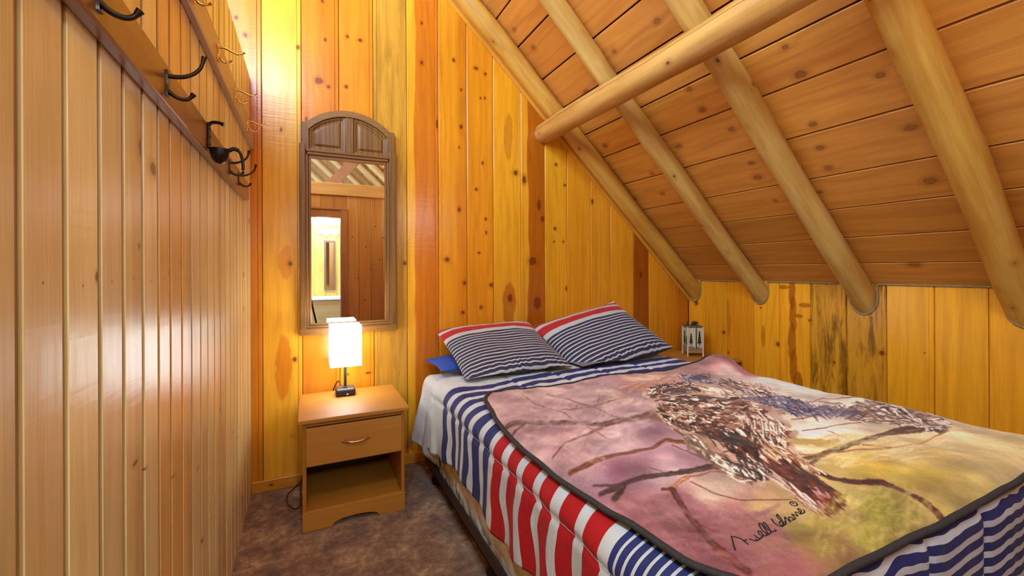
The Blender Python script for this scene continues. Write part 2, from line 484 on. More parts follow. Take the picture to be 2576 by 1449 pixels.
kc = [(214, 138, 28), (206, 132, 26), (204, 126, 24), (224, 148, 32), (222, 146, 30), (198, 134, 36), (194, 130, 36), (216, 144, 30), (210, 140, 32)] + [(214, 140, 32)] * 6
wr = MB(); wr.box((XK + 0.02, -0.34, 0), (XK + 0.06, D + 0.05, KZ + 0.14))
wall_right = struct(wr.build('wall_right', backing))
for i in range(len(ky) - 1):
    y0, y1 = ky[i], ky[i + 1]; w = y0 - y1
    kn = [(y0 - p[0], p[1], rx, rz) for p, rx, rz in knK if y1 < p[0] <= y0]
    fl = [(y0 - p[0], p[1], rx, rz, c) for p, rx, rz, c in flK if y1 < p[0] <= y0]
    stain = ((98, 58, 18), 0.85, 0.44, 0.60) if i in (5, 6) else None
    m = pine('pine_knee', kc[i], None, kn, None, stain, rough=0.25, seed=40 + i * 2.3, flames=fl, planer=1.0, knot_col=DARKK)
    bm = board_mesh(w, 0.0, lambda u: KZ + 0.06, {4: 'bead_left', 5: 'bead', 6: 'bead', 7: 'bead', 3: 'bead'}.get(i, 'vee'))
    bm.build('board', m, wall_right, M=frame((0, -1, 0), (1, 0, 0), (0, 0, 1), (XK, y0, 0)))

# ---- wall_left: the paler partition, open above 2.43 m
knL = px_knots([(244, 697, 6, 20), (350, 619, 3, 8), (428, 688, 4, 11), (627, 556, 2, 8), (613, 690, 2, 8), (613, 776, 2, 7), (341, 1164, 8, 17), (367, 1178, 5, 10),
                (436, 1198, 4, 10), (498, 1178, 3, 10), (533, 1302, 3, 10), (509, 1361, 4, 17), (610, 1254, 2, 14), (355, 371, 8, 28), (385, 425, 11, 16), (427, 139, 2, 8), (585, 1088, 2, 8), (600, 1098, 2, 6), (625, 975, 2, 9), (553, 1030, 2, 8), (456, 660, 3, 9)], convL)
ly = [-0.30 + 0.0995 * k for k in range(12)] + [0.909, 1.007, 1.109, 1.209, 1.302, 1.407, 1.512, 1.627, 1.734, 1.847, 1.963, 2.076, 2.197, 2.298, 2.399, 2.495, 2.591, 2.70, 2.81, 2.94]
ly = sorted(set(round(v, 4) for v in ly if v < 0.83 or v >= 0.909))
ly[ly.index(0.909) - 1] = 0.80 if ly[ly.index(0.909) - 1] < 0.80 else ly[ly.index(0.909) - 1]
lw = MB(); lw.box((XW - 0.10, -0.30, 0), (XW - 0.02, D + 0.02, 2.405))
PALE = [(222, 178, 124), (214, 168, 112), (218, 172, 120), (226, 180, 120), (206, 156, 102), (220, 170, 110)]
wall_left = struct(lw.build('wall_left', pine('pine_partition_core', (206, 156, 104), rough=0.5, planer=0)))
for i in range(len(ly) - 1):
    y0, y1 = ly[i], ly[i + 1]; w = y1 - y0
    kn = [(p[0] - y0, p[1], rx, rz) for p, rx, rz in knL if y0 <= p[0] < y1]
    kn.append((w * 0.42, 1.283 + 0.004 * math.sin(i * 2.1), 0.0019, 0.0019))
    c = PALE[(i * 5 + 2) % 6]
    if 1.2 < y0 < 1.45: c = (220, 158, 90)
    hh = [(w * 0.45, 1, (198, 146, 92), 0.05, 0.02)] if i % 4 == 1 else None
    m = pine('pine_partition', c, tuple(q * k for q, k in zip(c, (0.87, 0.79, 0.68))), kn, hh, None, rough=0.30, seed=90 + i * 1.7, planer=0.8, knot_col=(112, 66, 36), grain=0.4, freq=120, tongue_shade=w - 0.0146)
    bm = board_mesh(w, 0.0, lambda u: 2.43, 'channel', t=0.02)
    bm.build('board', m, wall_left, M=frame((0, 1, 0), (-1, 0, 0), (0, 0, 1), (XW, y0, 0)))

# ---- wall_rear with the doorway the camera looks out of
RY = -0.30
DX0, DX1, DZ = -0.26, 0.40, 2.0
wrr = MB()
wrr.box((DX1, RY - 0.08, 0), (XK, RY - 0.02, 2.40)); wrr.box((XW - 0.1, RY - 0.08, DZ + 0.1), (DX1, RY - 0.02, 2.40))
wall_rear = struct(wrr.build('wall_rear', pine('pine_rear_core', (196, 118, 46), rough=0.5, planer=0)))
x = DX0 - 0.04; i = 0
knR = [(0.55, 1.75), (0.72, 1.62), (0.84, 1.9), (0.62, 1.2), (0.9, 1.45), (0.7, 0.9), (1.0, 1.1), (0.5, 0.7), (0.78, 1.32), (0.95, 1.75)]
while x < XK - 0.05:
    x1 = min(x + 0.155, XK - 0.02); w = x1 - x
    z0 = DZ + 0.1 if x1 < DX1 + 0.09 else 0.0
    kn = [(x1 - kx, kz, 0.009, 0.009) for kx, kz in knR if x <= kx < x1]
    top = min(2.30, roof_z(x1) + 0.02)
    m = pine('pine_rear', [(186, 104, 36), (176, 96, 34), (192, 112, 44)][i % 3], None, kn, rough=0.35, seed=200 + i, planer=0.4)
    board_mesh(w, z0, lambda u: top, 'vee').build('board', m, wall_rear, M=frame((-1, 0, 0), (0, -1, 0), (0, 0, 1), (x1, RY, 0)))
    x = x1; i += 1
tb = MB(); tb.box((XW - 0.1, RY - 0.10, 2.29), (1.9, RY + 0.03, 2.45))
struct(tb.build('trim_2', pine('beam_pine', (214, 150, 76), rough=0.4, axis='X', planer=0.3), bevel=0.006))
dm = pine('door_casing_pine', (176, 110, 56), rough=0.35, planer=0.2)
dt = MB(); dt.box((DX1, RY - 0.09, 0), (DX1 + 0.085, RY + 0.018, DZ + 0.10))
dt.box((DX0 - 0.038, RY - 0.09, 0), (DX0, RY + 0.018, DZ + 0.10)); dt.box((DX0 - 0.040, RY - 0.089, DZ + 0.101), (DX1 + 0.087, RY + 0.020, DZ + 0.125))
dt.box((DX0, RY - 0.088, DZ), (DX1, RY + 0.002, DZ + 0.104))
struct(dt.build('door_1', dm, bevel=0.004))

# ---- ceiling: roof boards on the slope, plus the far slope out of view
cj = [-0.10, 0.18, 0.40, 0.628, 0.866, 1.153, 1.441, 1.676, 1.945, 2.205, 2.490, 2.727, 2.99, 3.26, 3.52, 3.79, 4.05, 4.32, 4.60, 4.82]
knC = px_knots([(2014, 187, 12, 12), (1767, 276, 9, 9), (1734, 224, 9, 6), (1840, 325, 9, 7), (1709, 367, 7, 7), (1906, 446, 11, 10), (2045, 313, 7, 7), (2084, 422, 9, 9),
                (2291, 321, 13, 8), (2340, 455, 14, 7), (1342, 120, 9, 7), (1653, 54, 10, 8), (1546, 130, 7, 6), (1523, 367, 9, 8), (1641, 437, 7, 6), (1666, 487, 8, 7),
                (1598, 500, 7, 7), (1703, 369, 8, 5), (1293, 73, 6, 7), (1475, 232, 14, 7), (2215, 190, 8, 6), (2060, 505, 6, 5), (1950, 505, 8, 5), (2300, 665, 26, 6), (1975, 118, 8, 5), (2063, 372, 9, 7), (2062, 483, 5, 4), (1890, 410, 12, 7)], convC)
KSZ = [1.25, 0.95, 0.9, 0.95, 0.8, 1.15, 0.85, 0.95, 1.1, 1.2, 0.9, 1.0, 0.8, 0.95, 0.85, 0.85, 0.85, 0.7, 0.8, 1.1, 0.8, 0.6, 0.7, 1.3, 0.7, 0.85, 0.6, 0.9]
CB = [(196, 124, 60), (186, 116, 52), (184, 114, 50), (198, 126, 56), (202, 130, 58), (206, 134, 60), (208, 136, 60), (200, 128, 56), (200, 126, 58), (192, 118, 54), (198, 124, 58)]
ceil_core = MB()
ceil_core.add([(XK + 0.3, YB, roof_z(XK + 0.3) + 0.03), (XK + 0.3, D + 0.05, roof_z(XK + 0.3) + 0.03), (RIDGE_X, D + 0.05, roof_z(RIDGE_X) + 0.03), (RIDGE_X, YB, roof_z(RIDGE_X) + 0.03),
               (XK + 0.3, YB, roof_z(XK + 0.3) + 0.06), (XK + 0.3, D + 0.05, roof_z(XK + 0.3) + 0.06), (RIDGE_X, D + 0.05, roof_z(RIDGE_X) + 0.06), (RIDGE_X, YB, roof_z(RIDGE_X) + 0.06)],
              [(0, 1, 2, 3), (7, 6, 5, 4), (0, 4, 5, 1), (1, 5, 6, 2), (2, 6, 7, 3), (3, 7, 4, 0)])
ceiling = struct(ceil_core.build('ceiling', simple('roof_gap', (40, 20, 10), 0.9)))
UPN = (SL / NRM, 0, 1 / NRM); UPS = (-1 / NRM, 0, SL / NRM)
for i in range(len(cj) - 1):
    s0, s1 = cj[i], cj[i + 1]; w = s1 - s0
    kn = [(p[1] - s0, p[0] - YB, 0.016 * (rz + rx) ** 0.0 * kr_, 0.022 * kr_) for (p, rx, rz), kr_ in zip(knC, KSZ) if s0 <= p[1] < s1]
    m = pine('pine_roof', CB[i % len(CB)], None, kn, None, ((150, 84, 34), 0.5, 0.55, 0.75) if i % 3 == 0 else None, rough=0.45, seed=300 + i * 1.9, planer=0.4, knot_col=(140, 78, 34), grain=0.75, freq=55)
    o = (XK + UPS[0] * s0, YB, KZ + UPS[2] * s0)
    board_mesh(w, 0.0, lambda u: D - YB + 0.02, 'plain', t=0.022, gap=0.0046 if s1 > 0.9 else 0.003).build('board', m, ceiling, M=frame(UPS, UPN, (0, 1, 0), o))
zr = roof_z(RIDGE_X)
def fz(x): return zr - (RIDGE_X - x) * SL
fsm = pine('pine_far_slope', (206, 136, 62), rough=0.5, planer=0)
fs = MB()
for (xa, xb, ya, yb_) in ((RIDGE_X, -0.75, YB, D + 0.05), (-2.3, -3.6, YB, D + 0.05), (-0.75, -2.3, YB, -1.6), (-0.75, -2.3, 2.3, D + 0.05)):  # strips leave an added opening in the slope to let sky light in
    fs.add([(xa, ya, fz(xa)), (xa, yb_, fz(xa)), (xb, yb_, fz(xb)), (xb, ya, fz(xb)), (xa, ya, fz(xa) + 0.04), (xa, yb_, fz(xa) + 0.04), (xb, yb_, fz(xb) + 0.04), (xb, ya, fz(xb) + 0.04)],
           [(3, 2, 1, 0), (4, 5, 6, 7), (0, 1, 5, 4), (1, 2, 6, 5), (2, 3, 7, 6), (3, 0, 4, 7)])
fs.build('far_slope', fsm, ceiling)
# rear gable of the loft, planked, with leaning poles (it shows in the mirror)
wg = MB(); wg.prism([(-3.6, 0), (XK + 0.2, 0), (XK + 0.2, roof_z(XK + 0.2)), (RIDGE_X, zr), (-3.6, fz(-3.6))], -3.70, -3.66)
wall_gable = struct(wg.build('wall_gable', pine('pine_gable', (206, 160, 92), rough=0.5, planer=0)))
for k in range(11):
    xa = -1.2 + 0.36 * k
    m_ = MB(); m_.tube([(xa, -3.60, 3.75), (xa + 1.75, -3.60, 2.1)], 0.062, 12)
    m_.build('pole', simple('gable_pole', (216, 176, 116) if k < 5 else (150, 128, 96), 0.5, noise_scale=6), wall_gable, smooth=True)  # first poles paler, the rest dim: light painted into their colour

# ---- floor: shaggy brown carpet
cm, t, bs = new_mat('carpet')
tc = t.node('ShaderNodeTexCoord').outputs['Object']
a = t.noise(tc, 5.5, 4, 0.62); b = t.noise(tc, 26, 4, 0.65); c = t.noise(tc, 420, 2, 0.6)
mixn = t.math('ADD', t.math('MULTIPLY', a, 0.55), t.math('MULTIPLY', b, 0.45))
cc = t.ramp(mixn, [(0.36, L4((98, 56, 28))), (0.47, L4((142, 92, 50))), (0.54, L4((170, 122, 76))), (0.64, L4((212, 172, 124)))])
cc = t.mix(1.0, cc, t.ramp(c, [(0.3, (0.55, 0.55, 0.55, 1)), (0.65, (1.15, 1.15, 1.15, 1))]), 'MULTIPLY')
t.put(bs.inputs['Base Color'], cc); bs.inputs['Roughness'].default_value = 0.95; bs.inputs['Specular IOR Level'].default_value = 0.1
bs.inputs['Sheen Weight'].default_value = 0.25
t.put(bs.inputs['Normal'], t.bump(t.math('ADD', c, t.math('MULTIPLY', b, 1.5)), 0.6, 0.01))
gx = np.arange(-0.42, 3.28, 0.0125); gy = np.arange(-0.32, 2.97, 0.0125)
X, Y = np.meshgrid(gx, gy)
Zc = (fbm(X * 24, Y * 24, 5, 3) - 0.6) * 0.010 + (fbm(X * 75, Y * 75, 9, 2) - 0.6) * 0.006
floor = struct(grid_obj('floor', np.stack([X, Y, np.minimum(Zc, 0.002)], -1), cm))
sub = MB(); sub.box((-3.6, YB, -0.06), (XK + 0.1, D + 0.1, -0.012))
struct(sub.build('floor_2', simple('loft_floor', (150, 110, 76), 0.7)))

# ---- baseboard and roof trim
bbp = pine('pine_baseboard', (224, 146, 42), rough=0.28, axis='X', planer=0.4, knots=[(0.035, 0.10, 0.006, 0.01)], knot_col=DARKK)
bb = MB(); bb.box((0, -0.014, 0), (XK - XW, 0.0, 0.068))
struct(bb.build('baseboard_back', bbp, bevel=0.004, M=Matrix.Translation((XW, D, 0))))
bbr = MB(); bbr.box((0, -0.014, 0), (D - 0.015 + 0.28, 0.0, 0.068))
struct(bbr.build('baseboard_right', bbp, bevel=0.004, M=frame((0, -1, 0), (1, 0, 0), (0, 0, 1), (XK, D - 0.015, 0))))
tm = pine('pine_trim', (222, 150, 48), rough=0.26, axis='X', planer=0.3)
# sloped moulding under the wall rafter: local X runs down the slope
tr = MB(); tr.box((0, -0.020, 0), (3.42, 0.0, 0.030)); tr.box((0, -0.030, 0.030), (3.42, 0.0, 0.060))
p0 = np.array([0.85, D, roof_z(0.85)]); dn = np.array([1, 0, -SL]) / NRM; up = np.array([SL, 0, 1]) / NRM
struct(tr.build('trim_1', tm, bevel=0.004, M=frame(dn, (0, 1, 0), up, p0 - up * 0.148)))

# ------------------------------------------------------------------ logs
def log_mat(name, base, crack=None, seed=0.0, rough=0.42):
    m, t, bs = new_mat(name)
    tc = t.node('ShaderNodeTexCoord').outputs['Object']
    sep = t.node('ShaderNodeSeparateXYZ'); t.put(sep.inputs[0], tc)
    co = t.vmath('ADD', tc, (seed, seed * 1.7, seed * 0.6))
    g1 = t.noise(t.vmath('MULTIPLY', co, (16, 16, 1.6)), 1.0, 3, 0.6)
    g2 = t.noise(t.vmath('MULTIPLY', co, (150, 150, 7)), 1.0, 2)
    bl = t.noise(t.vmath('MULTIPLY', co, (5, 5, 3.0)), 1.0, 3)
    col = t.mix(t.smooth(g1, 0.35, 0.7), L4(base), L4(tuple(c * k for c, k in zip(base, (0.90, 0.82, 0.68)))))
    col = t.mix(t.math('MULTIPLY', t.smooth(bl, 0.52, 0.75), 0.45), col, L4(tuple(c * k for c, k in zip(base, (0.84, 0.70, 0.52)))))
    col = t.mix(1.0, col, t.ramp(g2, [(0.3, (0.93, 0.92, 0.9, 1)), (0.6, (1.02, 1.02, 1.02, 1))]), 'MULTIPLY')
    v = t.node('ShaderNodeTexVoronoi'); v.inputs['Scale'].default_value = 1.0
    t.put(v.inputs['Vector'], t.vmath('MULTIPLY', co, (9, 9, 5.5)))
    kd = v.outputs['Distance']
    col = t.mix(t.math('MULTIPLY', t.smooth(kd, 0.06, 0.26, 1, 0), 0.45), col, L4(tuple(c * k for c, k in zip(base, (0.80, 0.62, 0.42)))))
    col = t.mix(t.math('MULTIPLY', t.smooth(kd, 0.045, 0.085, 1, 0), 0.9), col, L4((84, 46, 22)))
    wn = t.noise(t.vmath('MULTIPLY', co, (3, 3, 2.2)), 1.0, 4, 0.6)
    if crack is not None:
        ang = t.math('ARCTAN2', sep.outputs[1], sep.outputs[0])
        d = t.math('ABSOLUTE', t.math('SUBTRACT', t.math('ADD', ang, t.math('MULTIPLY', t.math('SUBTRACT', wn, 0.5), 0.5)), crack))
        col = t.mix(t.math('MULTIPLY', t.smooth(d, 0.012, 0.035, 1, 0), 0.9), col, L4((70, 36, 16)))
    t.put(bs.inputs['Base Color'], col); bs.inputs['Roughness'].default_value = rough
    h = t.math('ADD', t.math('MULTIPLY', g1, 0.8), t.math('MULTIPLY', t.smooth(kd, 0.0, 0.2, 1, 0), 0.5))
    t.put(bs.inputs['Normal'], t.bump(h, 0.35, 0.008))
    return m

def make_log(name, label, cat, p0, p1, r0, r1, mat, seed=0, seg=28, group=None, wob=0.006):
    p0 = Vector(p0); p1 = Vector(p1); Lg = (p1 - p0).length
    zd = (p1 - p0).normalized(); xd = Vector((0, 1, 0)) if abs(zd.y) < 0.9 else Vector((1, 0, 0))
    yd = zd.cross(xd).normalized(); xd = yd.cross(zd).normalized()
    n = int(Lg / 0.06) + 2
    r_ = random.Random(seed); ph = [r_.random() * 6 for _ in range(6)]
    knots = [(r_.random() * Lg, r_.random() * 6.28, 0.10 + 0.05 * r_.random()) for _ in range(int(Lg * 5))]
    vs = []
    for i in range(n):
        z = Lg * i / (n - 1); f = i / (n - 1)
        r = r0 + (r1 - r0) * f
        cx = wob * math.sin(z * 1.9 + ph[0]) + wob * 0.5 * math.sin(z * 4.3 + ph[1]); cy = wob * 0.5 * math.sin(z * 2.3 + ph[2])
        for k in range(seg):
            a = 2 * math.pi * k / seg
            rr = r * (1 + 0.025 * math.sin(z * 3.1 + a + ph[3]) + 0.02 * math.sin(z * 5.7 + 2 * a + ph[4]) + 0.012 * math.sin(3 * a + z * 9 + ph[5]))
            for kz, ka, kr in knots:
                da = (a - ka + math.pi) % (2 * math.pi) - math.pi; dd = ((z - kz) / 0.05) ** 2 + (da / 0.35) ** 2
                if dd < 6: rr += r * kr * 0.55 * math.exp(-dd)
            vs.append((cx + rr * math.cos(a), cy + rr * math.sin(a), z))
    fs = []
    for i in range(n - 1):
        for k in range(seg):
            l = (k + 1) % seg; fs.append((i * seg + k, i * seg + l, (i + 1) * seg + l, (i + 1) * seg + k))
    fs += [tuple(range(seg - 1, -1, -1)), tuple((n - 1) * seg + k for k in range(seg))]
    m = MB(); m.add(vs, fs)
    o = m.build(name, mat, smooth=True, M=frame(xd, yd, zd, p0), angle=60)
    return tag(o, label, cat, group)

LOGC = (212, 166, 86)
def rafter(y, r, label, seed, base=LOGC, crack=None, low=0.10, name='log_rafter', dx=0.0):
    # centre line lies r below the boards; runs from inside the knee wall to the ridge
    n_in = np.array([-SL, 0, -1]) / NRM
    a = np.array([XK + low, y, roof_z(XK + low)]) + n_in * r
    b = np.array([RIDGE_X + 0.06, y + dx, roof_z(RIDGE_X + 0.06)]) + n_in * r
    return make_log(name, label, 'rafter', a, b, r * 1.03, r * 0.97, log_mat('log_' + str(seed), base, crack, seed * 3.7), seed)
r_wall = rafter(2.868, 0.068, 'peeled log rafter lying along the back wall above the moulding', 1, (212, 156, 62))
r_2 = rafter(2.235, 0.062, 'peeled log rafter just right of the back wall, second from the wall', 2)
r_3 = rafter(1.535, 0.068, 'peeled log rafter in the middle of the sloped ceiling, third from the back wall', 3)
r_4 = rafter(0.845, 0.070, 'thick knotty log rafter at the right, nearest in front of the camera', 4, (218, 164, 70))
rafter(0.15, 0.068, 'peeled log rafter overhead near the rear wall, fifth from the back wall', 5)
for k, yy in enumerate((-0.72, -1.42, -2.12, -2.82)):
    rafter(yy, 0.068, 'log rafter beyond the rear wall, seen only in the mirror, %s' % ('nearest of four', 'second of four', 'third of four', 'farthest of four')[k], 20 + k, (206, 168, 110), low=-0.4)
make_log('log_purlin', 'long peeled log beam with a drying crack, crossing below the rafters from the back wall', 'beam', (1.664, D - 0.002, 2.354), (1.664, -0.28, 2.354), 0.0785, 0.0785,
         log_mat('log_purlin_wood', (204, 148, 74), crack=2.85, seed=9.0), seed=9, wob=0.004)
# far side brace seen in the mirror
brc = MB(); brc.box((-0.02, -0.5, -0.07), (0.02, 0.5, 0.07), Matrix.Rotation(math.radians(0), 4, 'X'))
bo = brc.build('roof_brace', pine('brace_pine', (150, 96, 58), rough=0.5, planer=0), M=Matrix.Translation((0.52, -0.95, 2.78)) @ Matrix.Rotation(math.radians(90), 4, 'Z') @ Matrix.Rotation(math.radians(-48), 4, 'X'))
tag(bo, 'brown diagonal brace board above the rear wall, seen only in the mirror', 'brace')

# rope that hides the joint of ceiling and knee wall, dipping under each rafter end
def rope_path():
    pts = []
    raf = [(2.868, 0.070), (2.235, 0.064), (1.535, 0.070), (0.845, 0.072), (0.15, 0.07)]
    y = D - 0.01; x = XK - 0.006
    ztop = KZ - 0.006
    segs = []
    for ry, rr in raf:
        ya, yb = min(ry + rr, D - 0.012), ry - rr
        # points down to the rafter
        for q in np.linspace(y, ya, max(2, int((y - ya) / 0.02)), endpoint=False): pts.append((x, q, ztop))
        for k in range(25):
            a = math.pi * k / 24
            yy = ry + rr * math.cos(a) * 1.04
            # cylinder cut by the wall plane: vertical half axis r * sqrt(1+sl^2), centre lies r*nrm below the boards
            zc = KZ - rr * NRM; zz = zc - (rr + 0.003) * NRM * math.sin(a)
            if yy < D - 0.008: pts.append((x, yy, min(zz, ztop)))
        y = yb
    for q in np.linspace(y, -0.28, 30): pts.append((x, q, ztop))
    out = [pts[0]]
    for p in pts[1:]:
        if (Vector(p) - Vector(out[-1])).length > 0.004: out.append(p)
    return out
rp = [Vector(p) for p in rope_path()]
Ls = [0.0]
for i in range(1, len(rp)): Ls.append(Ls[-1] + (rp[i] - rp[i - 1]).length)
ropem = simple('rope_fibre', (150, 122, 74), 0.9, noise_amt=0.3, noise_scale=160)
rope = thing('rope_trim', 'thin twisted tan rope along the top of the knee wall, looping under the rafter ends', 'rope', (0, 0, 0))
N = int(Ls[-1] / 0.006); lpx = np.interp(np.linspace(0, Ls[-1], N), Ls, [p.x for p in rp]); lpy = np.interp(np.linspace(0, Ls[-1], N), Ls, [p.y for p in rp]); lpz = np.interp(np.linspace(0, Ls[-1], N), Ls, [p.z for p in rp])
for s in range(3):
    path = []
    for i in range(N):
        tdir = Vector((lpx[min(i + 2, N - 1)] - lpx[max(i - 2, 0)], lpy[min(i + 2, N - 1)] - lpy[max(i - 2, 0)], lpz[min(i + 2, N - 1)] - lpz[max(i - 2, 0)])).normalized()
        u = Vector((1, 0, 0)); v = tdir.cross(u).normalized(); a = i * 0.006 / 0.026 * 2 * math.pi + s * 2.094
        path.append(Vector((lpx[i], lpy[i], lpz[i])) + (u * math.cos(a) + v * math.sin(a)) * 0.0032)
    MB().tube(path, 0.0034, 5).build('rope_strand', ropem, rope, smooth=True, angle=80)
sc = MB(); q = onB(1540, 446, 2.80)
hookm = simple('steel', (150, 150, 148), 0.3, 0.9)
sc.tube([(0, 0, 0.012), (0, 0, 0), (0.006, 0, -0.006), (0.004, 0, -0.015), (-0.006, 0, -0.014)], 0.0022, 8)
hk = sc.build('screw_hook', hookm, smooth=True); hk.location = (2.245, 2.818, roof_z(2.245) - 0.125)
tag(hk, 'tiny steel screw hook in the log rafter along the back wall', 'hook')
# ------------------------------------------------------------------ nightstands
oak = pine('nightstand_veneer', (216, 146, 66), (196, 124, 50), rough=0.52, grain=0.35, planer=0, axis='X', freq=160, seed=5, tone=0.03)
oak_v = pine('nightstand_veneer_upright', (210, 138, 60), (190, 118, 46), rough=0.40, grain=0.35, planer=0, freq=160, seed=6, tone=0.03)
copper = simple('copper_nickel', (214, 168, 138), 0.22, 1.0, 0.05)
panel_shade = simple('shaded_back_panel', (62, 38, 22), 0.7)  # back panel darkened to stand for the shade inside the opening
def nightstand(loc, label):
    t_ = thing('nightstand', label, 'nightstand', loc, 0, 'oak veneer nightstands')
    m = MB(); m.box((-0.2715, -0.025, 0.543), (0.2715, 0.488, 0.564)); m.build('top', oak, t_, bevel=0.004)
    for sx in (-1, 1):
        m = MB(); a = 0.2505 * sx; b = 0.2325 * sx
        m.box((min(a, b), 0.006, 0.0), (max(a, b), 0.475, 0.543)); m.build('side_panel', oak_v, t_, bevel=0.0015)
    m = MB(); m.box((-0.2325, 0.010, 0.519), (0.2325, 0.028, 0.543)); m.build('apron', oak, t_)
    m = MB(); m.box((-0.2325, 0.462, 0.095), (0.2325, 0.468, 0.543)); m.build('back_panel', panel_shade, t_)
    m = MB(); m.box((-0.2325, 0.010, 0.317), (0.2325, 0.462, 0.329)); m.build('divider', oak, t_)
    m = MB(); m.box((-0.2325, 0.004, 0.084), (0.2325, 0.462, 0.100)); m.build('shelf', oak, t_, bevel=0.002)
    pts = [(-0.2515, 0.0), (-0.115, 0.0)]
    for k in range(0, 21):
        a = math.pi * k / 20; pts.append((-0.112 * math.cos(a), 0.004 + 0.030 * math.sin(a) ** 0.8))
    pts += [(0.115, 0.0), (0.2515, 0.0), (0.2515, 0.094), (-0.2515, 0.094)]
    m = MB(); m.prism(pts, 0.0, 0.016); m.build('plinth', oak, t_, bevel=0.0015)
    dr = MB(); dr.box((-0.2345, -0.012, 0.327), (0.2325, 0.008, 0.517)); dr = dr.build('drawer', oak, t_, bevel=0.003)
    hp = [(-0.063, -0.012, 0.430)]
    for k in range(13):
        u = -1 + 2 * k / 12; hp.append((0.061 * u, -0.013 - 0.020 * (1 - u ** 4), 0.430 - 0.006 * (1 - u * u)))
    hp.append((0.063, -0.012, 0.430))
    m = MB(); m.tube(hp, [0.0065, 0.006] + [0.0048] * 11 + [0.006, 0.0065], 10)
    for sx in (-1, 1): m.lathe([(0.008, 0), (0.008, 0.004)], 12, (0.062 * sx, -0.014, 0.428))
    h = m.build('handle', copper, dr, smooth=True); h['label'] = 'copper toned bow handle'
    return t_
nightstand((0.2255, 2.385, 0.0), 'oak veneer nightstand with one drawer and open shelf, under the wall mirror')
nightstand((2.905, 2.405, 0.0), 'oak veneer nightstand in the far right corner, mostly hidden behind the bed')

# ------------------------------------------------------------------ table lamp
black = simple('lamp_metal', (50, 46, 48), 0.42, 0.3, 0.15, 60)
sh, t, bs = new_mat('lamp_fabric')
bs.inputs['Base Color'].default_value = L4((250, 244, 230)); bs.inputs['Roughness'].default_value = 0.9
bs.inputs['Emission Color'].default_value = (0.84, 1.0, 1.08, 1); bs.inputs['Emission Strength'].default_value = 8.0
lz = 0.564; lx, lyy = 0.2025, 2.762
lamp = thing('table_lamp', 'lit table lamp with white box shade and black base on the nightstand', 'lamp', (lx, lyy, lz))
m = MB(); m.box((-0.054, -0.052, 0), (0.054, 0.052, 0.042)); m.build('base', black, lamp, bevel=0.010)
m = MB(); m.lathe([(0.012, 0.042), (0.012, 0.047), (0.0078, 0.049), (0.0078, 0.30)], 16); m.build('pole', black, lamp, smooth=True)
m = MB(); m.lathe([(0.006, 0.0), (0.006, 0.004)], 12); k = m.build('switch', simple('chrome', (200, 200, 205), 0.2, 1.0), lamp, smooth=True, M=Matrix.Translation((0.008, -0.052, 0.013)) @ Matrix.Rotation(math.radians(90), 4, 'X'))
m = MB(); a = 0.085; zb, zt = 0.180, 0.416
for (p, q) in (((-a, -a), (a, -a + 0.002)), ((-a, a - 0.002), (a, a)), ((-a, -a), (-a + 0.002, a)), ((a - 0.002, -a), (a, a))):
    m.box((p[0], p[1], zb), (q[0], q[1], zt))
s_ = m.build('shade', sh, lamp); s_['label'] = 'glowing white box shade'
m = MB()
for ang in (0, 2.094, 4.189): m.tube([(0.0, 0, 0.288), (0.075 * math.cos(ang), 0.075 * math.sin(ang), 0.288)], 0.0015, 6)
m.build('shade_spider', black, lamp)
bm_, t, bs = new_mat('bulb_glass'); bs.inputs['Emission Color'].default_value = (1, 0.85, 0.62, 1); bs.inputs['Emission Strength'].default_value = 12
m = MB(); m.lathe([(0.012, 0.29), (0.014, 0.305), (0.027, 0.335), (0.03, 0.352), (0.024, 0.372), (0.005, 0.382)], 16); m.build('bulb', bm_, lamp, smooth=True)
point_light('lamp_glow', (lx, lyy, lz + 0.385), 0.02, 3.2, (0.84, 1.0, 1.08))
point_light('lamp_glow_low', (lx, lyy, lz + 0.15), 0.02, 0.5, (0.84, 1.0, 1.08))
cordp = [onB(758, 1208, 2.72), onB(752, 1216, 2.70), onB(737, 1231, 2.66), onB(724, 1244, 2.62), onB(722, 1258, 2.6), onB(726, 1271, 2.58), onB(738, 1279, 2.57), onB(749, 1279, 2.58), onB(756, 1266, 2.60), onB(756, 1240, 2.64), onB(757, 1222, 2.70), onB(760, 1200, 2.76)]
def smooth_path(P, n=8):
    P = [Vector(p) for p in P]; out = []
    for i in range(len(P) - 1):
        a, b, c, d = P[max(i - 1, 0)], P[i], P[i + 1], P[min(i + 2, len(P) - 1)]
        for k in range(n):
            u = k / n
            out.append(0.5 * ((2 * b) + (c - a) * u + (2 * a - 5 * b + 4 * c - d) * u * u + (3 * b - a - 3 * c + d) * u ** 3))
    return out + [P[-1]]
cordp = [(p[0], p[1], max(p[2], 0.006)) for p in cordp]
co_ = MB().tube(smooth_path(cordp + [(-0.02, 2.90, 0.10), (0.06, 2.915, 0.30), (0.16, 2.905, 0.60), (0.19, 2.83, 0.575), (0.2, 2.82, 0.571)]), 0.0034, 8).build('power_cord', simple('cord_rubber', (30, 24, 22), 0.5), smooth=True)
tag(co_, 'thin dark lamp cord looped on the carpet left of the nightstand', 'cord')

